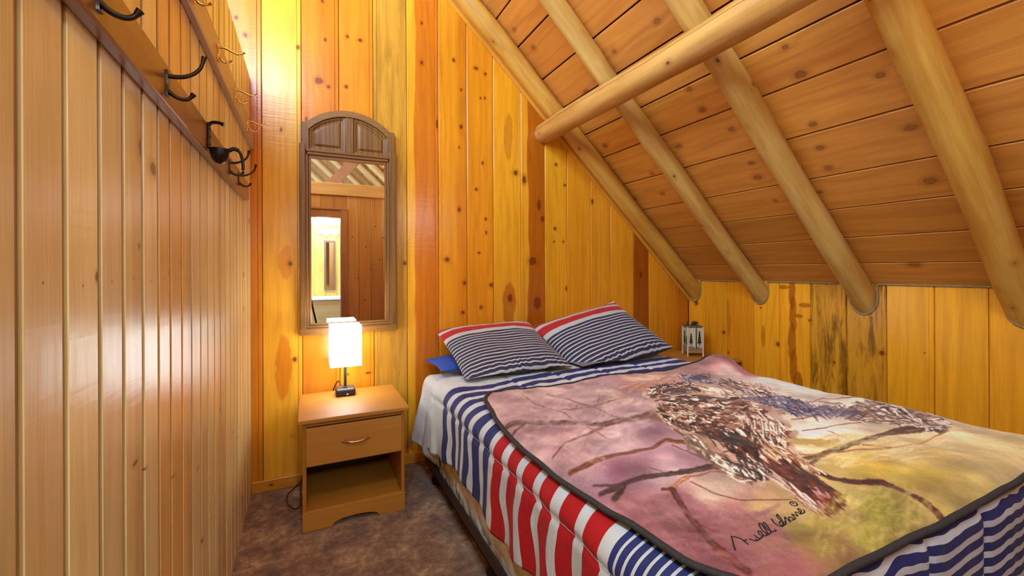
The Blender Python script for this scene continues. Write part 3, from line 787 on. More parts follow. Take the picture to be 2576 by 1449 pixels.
# ------------------------------------------------------------------ wall mirror with arched crest
walnut = pine('mirror_frame_wood', (140, 96, 52), (70, 42, 18), rough=0.42, grain=1.0, planer=0.0, freq=240, seed=12)
walnut_h = pine('mirror_frame_wood_rail', (146, 100, 56), (94, 58, 28), rough=0.42, grain=0.8, planer=0.0, freq=240, seed=13, axis='X')
glass, t, bs = new_mat('silvered_glass'); bs.inputs['Base Color'].default_value = (0.86, 0.88, 0.87, 1); bs.inputs['Metallic'].default_value = 1.0; bs.inputs['Roughness'].default_value = 0.01
mx, mz = 0.2455, 0.909
mir = thing('wall_mirror', 'tall wall mirror in a brown wooden frame with an arched two-panel crest', 'mirror', (mx, D - 0.001, mz), 0)
hw = 0.2875; gx0, gx1, gz0, gz1 = -0.222, 0.214, 0.070, 1.078
T = -0.034
for sx in (-1, 1):
    m = MB(); a, b = sorted((hw * sx, (0.243 if sx > 0 else 0.252) * sx))
    m.box((a, T, 0), (b, 0, 1.163)); m.build('stile', walnut, mir, bevel=0.004)
    m = MB(); gx = gx1 if sx > 0 else gx0
    a, b = sorted(((0.243 if sx > 0 else 0.252) * sx, gx)); mid = (a + b) / 2
    o_, i_ = ((mid, b) if sx > 0 else (a, mid)), ((a, mid) if sx > 0 else (mid, b))
    m.box((o_[0], T + 0.006, 0.045), (o_[1], 0, 1.10)); m.box((i_[0], T + 0.014, 0.058), (i_[1], 0, 1.09)); m.build('moulding', walnut, mir, bevel=0.003)
m = MB(); m.box((-hw - 0.0008, T - 0.0015, -0.0008), (hw + 0.0008, 0, 0.040)); m.build('bottom_rail', walnut_h, mir, bevel=0.004)
m = MB(); m.box((-0.251, T + 0.005, 0.040), (0.242, 0, 0.056)); m.box((-0.234, T + 0.013, 0.056), (0.227, 0, gz0)); m.build('moulding', walnut_h, mir, bevel=0.003)
m = MB(); m.box((-0.250, T - 0.006, 1.118), (0.242, 0, 1.131)); m.box((-0.245, T + 0.002, 1.100), (0.238, 0, 1.118)); m.box((-0.234, T + 0.013, gz1), (0.227, 0, 1.100)); m.build('top_rail', walnut_h, mir, bevel=0.003)
m = MB(); m.box((gx0 - 0.006, -0.016, gz0 - 0.006), (gx1 + 0.006, -0.004, gz1 + 0.006)); g_ = m.build('glass', glass, mir); g_['label'] = 'mirror glass reflecting the doorway behind'
# crest: outer outline
Rr = (0.245 ** 2 + 0.098 ** 2) / (2 * 0.098); cz = 1.396 - Rr
def arc(rad, x0, x1, n=24, zc=cz):
    return [(x0 + (x1 - x0) * k / n, zc + math.sqrt(max(rad * rad - (x0 + (x1 - x0) * k / n) ** 2, 0))) for k in range(n + 1)]
co = 0.0
crest = [(-0.277, 1.131), (0.277, 1.131), (0.277, 1.296), (0.245, 1.298)] + arc(Rr, 0.243, -0.243) + [(-0.245, 1.298), (-0.277, 1.296)]
m = MB(); m.prism(crest, -0.014, 0); m.build('crest', walnut, mir)
m = MB(); m.strip(arc(Rr, -0.243, 0.243), arc(Rr - 0.040, -0.243, 0.243), T, -0.010)
m.build('crest_arch', walnut_h, mir, bevel=0.003)
for sx in (-1, 1):
    m = MB(); a, b = sorted((0.277 * sx, 0.232 * sx)); m.box((a, T + 0.0022, 1.131), (b, -0.010, 1.2965)); m.build('crest_post', walnut, mir, bevel=0.004)
m = MB(); m.box((-0.024, T + 0.006, 1.131), (0.024, -0.010, 1.357)); m.build('crest_stile', walnut, mir, bevel=0.004)
for sx in (-1, 1):
    def outline(d, n=14):
        xa, xb = 0.024 + d, 0.232 - d
        top = arc(Rr - 0.040 - d, xb, xa, n)
        top = [(x_, max(z_, 1.131 + d + 0.02)) for x_, z_ in top]
        P = [(xa, 1.131 + d), (xb, 1.131 + d)] + top
        if sx < 0: P = [(-x_, z_) for x_, z_ in P][::-1]
        return P
    lay = [(0.000, -0.014), (0.002, T + 0.010), (0.012, T + 0.012), (0.018, -0.016), (0.026, -0.015), (0.040, T + 0.012), (0.048, T + 0.012)]
    m = MB(); n = len(outline(0)); vs = []
    for d, y_ in lay: vs += [(p[0], y_, p[1]) for p in outline(d)]
    fs = []
    for k in range(len(lay) - 1):
        for i in range(n):
            j = (i + 1) % n; fs.append((k * n + i, k * n + j, (k + 1) * n + j, (k + 1) * n + i))
    fs.append(tuple((len(lay) - 1) * n + i for i in range(n)))
    m.add(vs, fs); m.build('crest_panel', walnut, mir)

# ------------------------------------------------------------------ coat racks on the partition
rackwood = pine('coat_rack_walnut', (150, 96, 50), (104, 60, 28), rough=0.30, axis='X', planer=0.2, grain=0.5, knots=[(0.045, 0.62, 0.008, 0.008)], knot_col=(50, 24, 10))
rackpale = pine('coat_rack_pine', (196, 156, 122), (160, 118, 84), rough=0.38, axis='X', planer=0.2, grain=0.5)
iron = simple('oiled_bronze', (62, 48, 36), 0.34, 0.85, 0.25, 40)
brass = simple('polished_brass', (206, 160, 86), 0.24, 1.0, 0.08, 40)
LEFTM = lambda y, z, off: frame((0, 1, 0), (-1, 0, 0), (0, 0, 1), (XW + off, y, z))
# lower rack: local X along the wall, -Y outwards
r1 = thing('coat_rack', 'dark stained coat rack board with bronze hooks on the pale partition, lower of two', 'coat rack', (XW, -0.2, 1.663))
m = MB(); m.prism([(0, 0), (2.80, 0.0), (2.845, 0.012), (2.845, 0.074), (2.835, 0.096), (0, 0.084)], -0.024, 0.0)
m.build('rack_board', rackwood, r1, bevel=0.004, M=frame((0, 1, 0), (-1, 0, 0), (0, 0, 1), (0, 0, 0)))
def coat_hook(parent, mat, y, z, off, up, low, r=0.0042, label=None):
    """double hook: plate against the board, long upper prong, short lower prong; local x out from the board"""
    m = MB()
    pl = [(-0.008, -0.0355), (0.008, -0.0355), (0.0095, -0.028), (0.006, -0.017), (0.0065, 0.0), (0.0105, 0.012), (0.008, 0.021), (0.0, 0.024), (-0.008, 0.021), (-0.0105, 0.012), (-0.0065, 0.0), (-0.006, -0.017), (-0.0095, -0.028)]
    m.add([(0.0005, p[0], p[1]) for p in pl] + [(0.0045, p[0] * 0.85, p[1]) for p in pl],
          [tuple(range(len(pl) - 1, -1, -1)), tuple(range(len(pl), 2 * len(pl)))] + [(i, (i + 1) % len(pl), len(pl) + (i + 1) % len(pl), len(pl) + i) for i in range(len(pl))])
    P = smooth_path([(p[0], 0, p[1]) for p in up], 6); n = len(P)
    m.tube(P, [r * (1.25 - 0.45 * k / n) if k < n - 4 else r * (1.05 + 0.1 * (k - n + 4)) for k in range(n)], 9)
    P = smooth_path([(p[0], 0, p[1]) for p in low], 6); n = len(P)
    m.tube(P, [r * (1.2 - 0.35 * k / n) if k < n - 4 else r * (1.1 + 0.1 * (k - n + 4)) for k in range(n)], 9)
    h = m.build('hook', mat, parent, smooth=True, angle=50)
    h.location = (off, y + 0.2, z - parent.location.z)
    if label: h['label'] = label
    return h
UPB = [(0.003, 0.010), (0.016, 0.010), (0.034, 0.014), (0.050, 0.024), (0.062, 0.040), (0.068, 0.064)]
LOB = [(0.003, -0.022), (0.014, -0.032), (0.028, -0.037), (0.040, -0.034), (0.049, -0.022)]
for y in (0.10, 0.46, 0.827, 1.168, 2.000, 2.250):
    coat_hook(r1, iron, y, 1.714, 0.024, UPB, LOB)
r2 = thing('coat_rack', 'pale pine coat rack board with brass hooks high on the partition, upper of two', 'coat rack', (XW, -0.2, 2.010))
m = MB(); m.prism([(0, 0), (3.12, 0.0), (3.12, 0.108), (0, 0.108)], -0.020, 0.0)
m.build('rack_board', rackpale, r2, bevel=0.003, M=frame((0, 1, 0), (-1, 0, 0), (0, 0, 1), (0, 0, 0)))
UPG = [(0.003, 0.012), (0.020, 0.014), (0.040, 0.006), (0.058, 0.000), (0.072, 0.004), (0.081, 0.009)]
LOG_ = [(0.003, -0.012), (0.010, -0.030), (0.022, -0.037), (0.033, -0.034), (0.042, -0.028)]
for y in (0.65, 1.04, 1.434, 1.798, 2.198, 2.623):
    coat_hook(r2, brass, y, 2.066, 0.020, UPG, LOG_, r=0.0034)
# iron swivel bracket screwed over the lower rack
br = thing('iron_bracket', 'black iron bracket with a round cup and curled arm, screwed to the lower coat rack', 'bracket', (XW + 0.0245, 1.600, 1.680))
blk = simple('black_iron', (44, 38, 36), 0.38, 0.7, 0.3, 60)
m = MB(); m.box((0, -0.018, -0.004), (0.005, 0.018, 0.074)); m.build('plate', blk, br, bevel=0.003)
for zz in (0.010, 0.034, 0.058):
    m = MB(); m.lathe([(0.0045, 0), (0.004, 0.002), (0.001, 0.003)], 10); m.build('screw', blk, br, M=Matrix.Translation((0.005, 0.0, zz)) @ Matrix.Rotation(math.radians(90), 4, 'Y'))
m = MB(); m.tube(smooth_path([(0.003, 0, 0.070), (0.012, 0, 0.078), (0.030, 0, 0.079), (0.042, 0, 0.074)], 5), [0.009] * 12 + [0.011] * 4, 10, flat=0.55); m.build('arm', blk, br, smooth=True)
m = MB(); m.lathe([(0.002, -0.048), (0.012, -0.045), (0.021, -0.034), (0.026, -0.018), (0.027, -0.002), (0.024, -0.002), (0.018, -0.004)], 20, (0.030, 0.0, 0.0)); m.build('cup', blk, br, smooth=True)
m = MB(); m.tube(smooth_path([(0.040, 0, -0.012), (0.055, 0, -0.004), (0.070, 0, 0.003), (0.084, 0, -0.008), (0.090, 0, -0.030), (0.092, 0, -0.055), (0.090, 0, -0.062)], 6), [0.0065] * 16 + [0.0045] * 21, 10); m.build('curl', blk, br, smooth=True)

# ------------------------------------------------------------------ bed
darkm = simple('bed_frame_steel', (58, 44, 36), 0.45, 0.5, 0.2, 30)
rub = simple('caster_black', (20, 18, 18), 0.45)
YH, YF = 2.66, 0.62
bf = thing('bed', 'dark steel bed frame on casters under the box spring', 'bed frame', (1.45, 1.64, 0))
for sx in (-1, 1):
    m = MB(); a, b = sorted((0.800 * sx, 0.795 * sx)); m.box((a, -1.02, 0.128), (b, 1.00, 0.185))
    a, b = sorted((0.800 * sx, 0.745 * sx)); m.box((a, -1.02, 0.128), (b, 1.00, 0.133)); m.build('side_rail', darkm, bf)
for yy in (0.94, 0.05, -0.84):
    m = MB(); m.box((-0.795, yy - 0.02, 0.122), (0.795, yy + 0.02, 0.1275)); m.build('cross_rail', darkm, bf)
    for sx in (-1, 1):
        m = MB(); m.box((0.745 * sx - 0.018, yy - 0.018, 0.048), (0.745 * sx + 0.018, yy + 0.018, 0.122)); lg = m.build('leg', darkm, bf, bevel=0.004)
        m = MB(); m.lathe([(0.004, -0.017), (0.026, -0.017), (0.029, -0.012), (0.029, 0.012), (0.026, 0.017), (0.004, 0.017)], 20)
        m.build('caster', rub, lg, smooth=True, M=Matrix.Translation((0.745 * sx, yy, 0.030)) @ Matrix.Rotation(math.radians(35), 4, 'Z') @ Matrix.Rotation(math.radians(90), 4, 'Y'))
# box spring: quilted satin ticking
bsm, t, bs = new_mat('satin_ticking')
tc = t.node('ShaderNodeTexCoord').outputs['Object']
vo = t.node('ShaderNodeTexVoronoi'); vo.inputs['Scale'].default_value = 20; t.put(vo.inputs['Vector'], t.vmath('MULTIPLY', tc, (1, 0.8, 0.8)))
n1 = t.noise(tc, 14, 3)
t.put(bs.inputs['Base Color'], t.mix(t.smooth(n1, 0.4, 0.62), L4((238, 228, 210)), L4((226, 200, 164))))
bs.inputs['Roughness'].default_value = 0.28
t.put(bs.inputs['Normal'], t.bump(t.math('ADD', t.math('MULTIPLY', vo.outputs['Distance'], -1.0), t.math('MULTIPLY', t.noise(t.vmath('MULTIPLY', tc, (16, 16, 16)), 1, 2), 0.35)), 0.7, 0.02))
m = MB(); m.box((0.676, YF, 0.134), (2.236, YH - 0.02, 0.385)); o = m.build('box_spring', bsm, bevel=0.02)
tag(o, 'quilted beige satin box spring on the steel frame under the mattress', 'box spring')
m = MB(); m.box((0.690, YF + 0.01, 0.386), (2.225, YH - 0.01, 0.640)); o = m.build('mattress', simple('mattress_white', (214, 212, 206), 0.8, bump=0.2), bevel=0.04)
tag(o, 'thick mattress under the striped comforter, on the box spring', 'mattress')

XL, XR, RC, ZT = 0.635, 2.37, 0.085, 0.682
def cross(s, hem, xl=XL, xr=XR, rc=RC, zt=ZT):
    """cloth over the bed: arc length s from the left hem -> x, z and outward normal"""
    lv = zt - rc - hem; la = rc * math.pi / 2; lt = (xr - rc) - (xl + rc)
    x = np.zeros_like(s); z = np.zeros_like(s); nx = np.zeros_like(s); nz = np.zeros_like(s)
    a = s < lv; x[a] = xl; z[a] = (hem + s)[a] if np.ndim(hem) else hem + s[a]; nx[a] = -1
    b = (~a) & (s < lv + la); th = (s - lv) / rc; x[b] = xl + rc - rc * np.cos(th[b]); z[b] = zt - rc + rc * np.sin(th[b]); nx[b] = -np.cos(th[b]); nz[b] = np.sin(th[b])
    c = (~a) & (~b) & (s < lv + la + lt); x[c] = xl + rc + (s - lv - la)[c]; z[c] = zt; nz[c] = 1
    d = (~a) & (~b) & (~c) & (s < lv + 2 * la + lt); th = (s - lv - la - lt) / rc; x[d] = xr - rc + rc * np.sin(th[d]); z[d] = zt - rc + rc * np.cos(th[d]); nx[d] = np.sin(th[d]); nz[d] = np.cos(th[d])
    e = ~(a | b | c | d); x[e] = xr; z[e] = zt - rc - (s - lv - 2 * la - lt)[e]; nx[e] = 1
    return x, z, nx, nz
HEM = 0.335
LV = ZT - RC - HEM; LA = RC * math.pi / 2; LT = (XR - RC) - (XL + RC); STOT = 2 * LV + 2 * LA + LT
YTOP, YFOOT, RF_ = 2.41, 0.505, 0.07
def along(v):
    """distance from the head edge -> y, drop at the foot, outward y normal, z normal"""
    lt = YTOP - (YFOOT + RF_); la = RF_ * math.pi / 2
    y = np.where(v < lt, YTOP - v, 0.0); dr = np.zeros_like(v); ny = np.zeros_like(v); nz = np.ones_like(v)
    b = (v >= lt) & (v < lt + la); th = (v - lt) / RF_
    y = np.where(b, YFOOT + RF_ - RF_ * np.sin(th), y); dr = np.where(b, RF_ - RF_ * np.cos(th), dr); ny = np.where(b, -np.sin(th), ny); nz = np.where(b, np.cos(th), nz)
    c = v >= lt + la
    y = np.where(c, YFOOT, y); dr = np.where(c, RF_ + v - lt - la, dr); ny = np.where(c, -1, ny); nz = np.where(c, 0, nz)
    return y, dr, ny, nz
VTOT = (YTOP - YFOOT - RF_) + RF_ * math.pi / 2 + 0.27

def surf(s, v, off=0.0, plain=False):
    x, z, nx, nz = cross(s, HEM)
    y, dr, ny, nzf = along(v)
    on_top = nz > 0.3
    Z = np.where(z - dr < 0.30, 0.30 + 0.0 * z, z - dr)
    # cloth unevenness
    u_ = fbm(x * 3.1 + z * 2.0, y * 3.1, 21, 4) - 0.5
    side = np.clip((ZT - z) / 0.3, 0, 1)
    fold = np.sin(y * 2 * math.pi / 0.26 + 1.3 * np.sin(y * 5.1) + z * 3.0)
    disp = off + u_ * 0.018 + side * fold * 0.010 + side * 0.006
    # lengthwise stitching pulled in
    for sk in (LV - 0.005, LV + LA + 0.32, LV + LA + 0.62, LV + LA + 0.92, LV + LA + 1.22, LV + 2 * LA + LT + 0.01):
        if not plain: disp = disp - 0.008 * np.exp(-((s - sk) / 0.012) ** 2)
    wr_ = (fbm(x * 14, y * 26, 33, 3) - 0.5) * 0.010
    disp = disp + wr_ * np.where(y > 1.9, 1.0, 0.35)
    return x + nx * disp, y + ny * disp, Z + nz * nzf * disp

ns, nv = 230, 470
S_, V_ = np.meshgrid(np.linspace(0, STOT, ns), np.linspace(0, VTOT, nv))
cx_, cy_, cz_ = surf(S_, V_)
hemw = np.clip((0.10 - S_) / 0.10, 0, 1)
cz_ = cz_ + hemw * (0.022 * np.sin(cy_ * 7.0 + 0.8) - 0.02 * np.clip((cy_ - 1.9) / 0.4, 0, 1))
headf = np.clip((cy_ - 2.24) / 0.2, 0, 1)
cx_ = cx_ - 0.018 * headf * np.clip((0.35 - S_) / 0.2, 0, 1) * (1 + 0.8 * np.sin(cy_ * 60))
low_side = (S_ < LV - 0.005)
wob = (fbm(S_ * 3.6, cy_ * 1.2, 41, 3) - 0.5) * 0.045 + (fbm(S_ * 14, cy_ * 2.2, 47, 2) - 0.5) * 0.012 + np.where(low_side, 0.010 + (fbm(S_ * 7, cy_ * 5.0, 61, 2) - 0.5) * 0.05, 0.0)
wob = wob - 0.115 * np.clip((cx_ - 0.85) / 0.7, 0, 1) * np.clip((cy_ - 1.6) / 0.3, 0, 1)
wob = wob + np.where(S_ < LV + LA, 0.0, (fbm(S_ * 9, cy_ * 9, 53, 3) - 0.5) * 0.03)
vv = np.where(V_ < (YTOP - YFOOT - RF_), YTOP - V_, YTOP - V_) + wob
WHT, NVY, RED = L4((212, 213, 207)), L4((44, 50, 102)), L4((186, 20, 22))
cfm, t, bs = new_mat('comforter_print')
uvn = t.node('ShaderNodeUVMap'); uvn.uv_map = 'UVMap'
sep = t.node('ShaderNodeSeparateXYZ'); t.put(sep.inputs[0], uvn.outputs[0]); V1 = sep.outputs[1]
edges = [(2.60, 'W'), (2.189, 'N'), (2.122, 'W'), (2.069, 'N'), (2.009, 'W'), (1.965, 'N'), (1.901, 'W'), (1.857, 'N'), (1.788, 'W'), (1.748, 'N'), (1.674, 'W'), (1.628, 'N'), (1.557, 'W'),
         (1.513, 'R'), (1.436, 'W'), (1.390, 'R'), (1.322, 'W'), (1.278, 'R'), (1.209, 'W'), (1.168, 'R'), (1.095, 'W'), (1.052, 'R'), (0.982, 'W'), (0.939, 'R'), (0.868, 'W'), (0.823, 'N')]
cmap = {'W': WHT, 'N': NVY, 'R': RED}
pos = t.math('SUBTRACT', 2.6, V1); pos = t.math('DIVIDE', pos, 2.0, clamp=True)
main = t.ramp(pos, [((2.6 - e) / 2.0, cmap[c]) for e, c in edges], 'CONSTANT')
thin = t.math('FRACT', t.math('DIVIDE', t.math('SUBTRACT', 0.823, V1), 0.0265))
thin = t.mix(t.math('GREATER_THAN', thin, 0.70), NVY, WHT)
foot = t.math('FRACT', t.math('DIVIDE', t.math('SUBTRACT', 0.575, V1), 0.041))
foot = t.mix(t.math('GREATER_THAN', foot, 0.58), NVY, WHT)
col = t.mix(t.math('LESS_THAN', V1, 0.823), main, thin)
col = t.mix(t.math('LESS_THAN', V1, 0.575), col, foot)
tc = t.node('ShaderNodeTexCoord').outputs['Object']
col = t.mix(1.0, col, t.ramp(t.noise(tc, 9, 3), [(0.3, (0.90, 0.90, 0.92, 1)), (0.7, (1.05, 1.05, 1.04, 1))]), 'MULTIPLY')
t.put(bs.inputs['Base Color'], col); bs.inputs['Roughness'].default_value = 0.7; bs.inputs['Sheen Weight'].default_value = 0.03; bs.inputs['Specular IOR Level'].default_value = 0.25
t.put(bs.inputs['Normal'], t.bump(t.math('ADD', t.noise(t.vmath('MULTIPLY', tc, (18, 30, 18)), 1, 3), t.math('MULTIPLY', t.noise(tc, 700, 1), 0.08)), 0.35, 0.012))
com = grid_obj('comforter', np.stack([cx_, cy_, cz_], -1), cfm, uv=np.stack([S_, vv], -1), flip=True)
so = com.modifiers.new('thick', 'SOLIDIFY'); so.thickness = 0.012; so.offset = -1
tag(com, 'comforter with red, white and navy stripes spread over the bed', 'comforter')
# stitched seam line on the side
st_pts = []
for v in np.linspace(0.12, VTOT - 0.4, 240):
    a_, b_, c_ = surf(np.array([LV - 0.005]), np.array([v])); st_pts.append((float(a_[0]) - 0.0012, float(b_[0]), float(c_[0])))
MB().tube(st_pts, 0.0006, 5).build('seam', simple('thread', (206, 200, 196), 0.8), com, smooth=True)

# grey-white sheet hanging at the head of the bed
ns2, nv2 = 120, 60
S2, Y2 = np.meshgrid(np.linspace(0, 1.9, ns2), np.linspace(2.37, 2.712, nv2))
x2, z2, nx2, nz2 = cross(S2, 0.225, xl=0.652, xr=2.27, rc=0.05, zt=0.649)
hang = np.clip((0.60 - z2) / 0.35, 0, 1) * (x2 < 1.0)
x2 = x2 - hang * (-0.014 + 0.085 * np.clip((Y2 - 2.40) / 0.2, 0, 1)) + hang * 0.016 * np.clip((Y2 - 2.42) / 0.1, 0, 1) * np.sin(Y2 * 34 + z2 * 5) + (fbm(Y2 * 11, z2 * 9, 3, 3) - 0.5) * 0.03 * hang
z2 = z2 + (1 - hang) * (fbm(x2 * 6, Y2 * 8, 8, 3) - 0.5) * 0.012 - np.clip((Y2 - 2.66) / 0.05, 0, 1) ** 2 * 0.05 + np.clip(0.05 - S2, 0, 0.05) * 0.6 * np.sin(Y2 * 15)
shm, t, bs = new_mat('sheet_cotton'); tc = t.node('ShaderNodeTexCoord').outputs['Object']
t.put(bs.inputs['Base Color'], t.mix(t.noise(tc, 8, 3), L4((196, 196, 196)), L4((212, 210, 205)))); bs.inputs['Roughness'].default_value = 0.6
t.put(bs.inputs['Normal'], t.bump(t.noise(t.vmath('MULTIPLY', tc, (20, 20, 14)), 1, 4, 0.6), 0.6, 0.02))
sheet = grid_obj('bed_sheet', np.stack([x2, Y2, z2], -1), shm)
so = sheet.modifiers.new('thick', 'SOLIDIFY'); so.thickness = 0.004; so.offset = -1
tag(sheet, 'crumpled pale grey bed sheet hanging at the head of the bed', 'bed sheet')

# ------------------------------------------------------------------ pillows
def pillow(name, W_, L_, T_, M, mat, label, pw=0.75, bumps=0.012, seed=0, crush=0.0):
    nu, na = 90, 130
    U, A = np.meshgrid(np.linspace(-1, 1, nu), np.linspace(0, 2 * math.pi, na))
    ca, sa = np.cos(A), np.sin(A)
    Yv = np.sign(ca) * np.abs(ca) ** 0.62
    Hh = np.sign(sa) * np.abs(sa) ** pw * (np.clip(1 - np.abs(U) ** 3.2, 0, 1)) ** 0.62
    x = U * W_ / 2 * (1 - 0.055 * (1 - Yv ** 2))
    y = Yv * L_ / 2 * (1 - 0.05 * (1 - U ** 2))
    z = Hh * T_ / 2
    n = (fbm(U * 3 + 5, Yv * 3 + 5, 60 + seed, 3) - 0.5)
    z = z + n * bumps * (np.abs(Hh) > 0.05) * np.sign(sa)
    corner = (np.abs(U) ** 6) * (np.abs(Yv) ** 2)
    gath = np.exp(-((Yv + 0.86) / 0.12) ** 2) * (sa > 0)
    z = z + gath * 0.004 * np.sin(U * 46 + 3 * np.sin(U * 9)) * (1 - np.abs(U))
    if crush: z = z - crush * np.exp(-((U - 0.1) / 0.35) ** 2 - ((Yv + 0.1) / 0.4) ** 2) * (sa > 0)
    P = np.stack([x, y, z, np.ones_like(x)], -1) @ np.array(M).T
    wv = (fbm(U * 2.2, Yv * 3, 70 + seed, 3) - 0.5) * 0.10 + gath * 0.02 * np.sin(U * 27 + 4 * np.sin(U * 7 + seed))
    P[..., 2] = np.maximum(P[..., 2], np.where(P[..., 1] < 2.44, 0.697, 0.668 if L_ < 0.5 else 0.672) + 0.012 * np.abs(np.sin(U * 3)))
    if seed == 1: P[..., 2] = np.maximum(P[..., 2], np.interp(P[..., 1], [2.45, 2.53], [0.672, 0.752]))
    uv = np.stack([U * 0.5 + 0.5, (Yv + wv * 0.5) * 0.5 + 0.5], -1)
    o = grid_obj(name, P[..., :3], mat, uv=uv, flip=False)
    return o
pm, t, bs = new_mat('pillowcase_print')
uvn = t.node('ShaderNodeUVMap'); uvn.uv_map = 'UVMap'
sep = t.node('ShaderNodeSeparateXYZ'); t.put(sep.inputs[0], uvn.outputs[0]); V1 = sep.outputs[1]
PW, PN, PR = L4((190, 185, 174)), L4((38, 37, 66)), L4((180, 24, 24))
top = t.ramp(t.math('SUBTRACT', 1.0, V1), [(0.0, PR), (0.065, PW), (0.115, PR), (0.225, PW), (0.295, PN)], 'CONSTANT')
th = t.math('FRACT', t.math('DIVIDE', t.math('SUBTRACT', 0.705, V1), 0.050))
th = t.mix(t.math('GREATER_THAN', th, 0.66), PN, PW)
col = t.mix(t.math('LESS_THAN', V1, 0.705), top, th)
t.put(bs.inputs['Base Color'], col); bs.inputs['Roughness'].default_value = 0.75; bs.inputs['Sheen Weight'].default_value = 0.1
tc = t.node('ShaderNodeTexCoord').outputs['Object']
t.put(bs.inputs['Normal'], t.bump(t.noise(t.vmath('MULTIPLY', tc, (14, 24, 14)), 1, 4, 0.6), 0.45, 0.015))
def pmat(c, X, Yd):
    X = Vector(X).normalized(); Yd = Vector(Yd); Yd = (Yd - X * Yd.dot(X)).normalized(); Zd = X.cross(Yd)
    return frame(X, Yd, Zd, c)
o = pillow('pillow', 0.70, 0.60, 0.15, pmat((1.125, 2.535, 0.795), (1, 0.02, 0.03), (0, 0.92, 0.36)), pm, '', seed=1, crush=0.012)
tag(o, 'plump pillow in red, white and navy stripes, left of the pair on the bed', 'pillow', 'striped pillows')
o = pillow('pillow', 0.80, 0.62, 0.16, pmat((1.90, 2.535, 0.815), (1, 0.03, 0.19), (-0.05, 0.88, 0.46)), pm, '', seed=2)
tag(o, 'striped pillow propped higher against the wall, right of the pair on the bed', 'pillow', 'striped pillows')
o = pillow('pillow', 0.76, 0.37, 0.075, pmat((1.09, 2.715, 0.705), (1, 0.03, 0.02), (0, 1, 0.0)), simple('blue_cotton', (44, 84, 170), 0.8, noise_amt=0.2, noise_scale=12, bump=0.3), '', seed=3)
tag(o, 'plain blue pillow tucked under the left striped pillow', 'pillow')
o = pillow('pillow', 0.56, 0.40, 0.10, pmat((2.09, 2.86, 0.778), (1, 0.0, 0.26), (0, 0.2, 0.97)), simple('white_cotton', (222, 210, 196), 0.8, noise_amt=0.08, bump=0.3), '', seed=4)
tag(o, 'white pillow standing behind the right striped pillow, only its corner showing', 'pillow')

# ------------------------------------------------------------------ the printed plush blanket
RES = 0.003
GX = np.arange(0.58, 2.66, RES); GY = np.arange(0.44, 2.03, RES)
CXm, CYm = np.meshgrid(GX, GY)
PZ = 0.697
def to_px(x, y, z):
    vx = x; vy = y; vz = z - H
    dz = vx * _f[0] + vy * _f[1]
    a_ = vx * CR[0] + vy * CR[1] + vz * CR[2]; b_ = vx * CU[0] + vy * CU[1] + vz * CU[2]
    return PCX + FPX * a_ / dz, PCY - FPX * b_ / dz
QX, QY = to_px(CXm, CYm, PZ)     # artist's chart: each spot of the print on the flat blanket
CAN = np.zeros(CXm.shape + (3,))
ctrl = [(1240, 1010, 206, 158, 138), (1300, 1030, 190, 142, 128), (1400, 1000, 210, 166, 150), (1500, 980, 208, 168, 150), (1600, 960, 214, 160, 126), (1700, 945, 206, 150, 122), (1830, 915, 176, 88, 84),
        (1880, 930, 168, 78, 80), (1830, 948, 228, 188, 160), (1900, 965, 232, 204, 176), (2000, 990, 234, 208, 178), (2200, 1010, 228, 192, 160), (2360, 1040, 226, 188, 156), (1300, 1090, 206, 156, 138), (1400, 1100, 194, 144, 134),
        (1500, 1080, 208, 166, 156), (1600, 1060, 194, 152, 148), (1450, 1150, 180, 130, 124), (1550, 1130, 206, 168, 164), (1650, 1120, 178, 128, 132), (1500, 1200, 204, 162, 158), (1556, 1184, 148, 96, 104),
        (1610, 1180, 164, 112, 116), (1700, 1170, 196, 154, 150), (1640, 1205, 208, 170, 166), (1560, 1260, 172, 112, 106), (1700, 1260, 170, 110, 106), (1800, 1235, 202, 168, 140), (1600, 1330, 166, 100, 96), (1750, 1350, 152, 86, 90),
        (1850, 1330, 164, 100, 92), (1850, 1275, 170, 112, 100), (1920, 1280, 190, 150, 96), (1950, 1350, 170, 108, 90), (1850, 1430, 146, 80, 82), (2000, 1430, 152, 90, 84), (2050, 1100, 232, 198, 166), (2150, 1090, 234, 198, 158), (2010, 1130, 234, 206, 168),
        (2250, 1130, 232, 196, 136), (2350, 1140, 212, 168, 84), (2100, 1180, 212, 174, 90), (2200, 1180, 198, 154, 50), (2300, 1215, 192, 152, 54), (2150, 1250, 212, 180, 100), (2225, 1278, 158, 152, 26), (2205, 1310, 190, 172, 60), (2245, 1300, 138, 128, 24),
        (2100, 1300, 196, 156, 92), (2060, 1350, 176, 136, 62), (2270, 1335, 172, 122, 62), (2330, 1265, 196, 158, 76), (2010, 1300, 196, 156, 96), (2150, 1380, 166, 116, 66), (2280, 1255, 186, 140, 84), (2030, 1330, 186, 160, 66), (2180, 1352, 180, 156, 60), (2370, 1100, 228, 186, 130), (1960, 1080, 230, 196, 160), (2080, 1050, 226, 188, 158)]
wxn = (fbm(CXm * 5, CYm * 5, 80, 3) - 0.5) * 60; wyn = (fbm(CXm * 5, CYm * 5, 85, 3) - 0.5) * 36
wsum = np.zeros(CXm.shape)
for (px, py, r_, g_, b_) in ctrl:
    d2 = ((QX + wxn - px) / 1.0) ** 2 + ((QY + wyn - py) / 0.62) ** 2
    w_ = 1.0 / (d2 + 350.0) ** 1.6
    wsum += w_; CAN += w_[..., None] * np.array([r_, g_, b_], float)
CAN /= wsum[..., None]
mot = fbm(CXm * 9, CYm * 9, 90, 4) - 0.5
CAN *= (1 + 0.62 * mot)[..., None] * np.array([1, 1, 1]) + 0
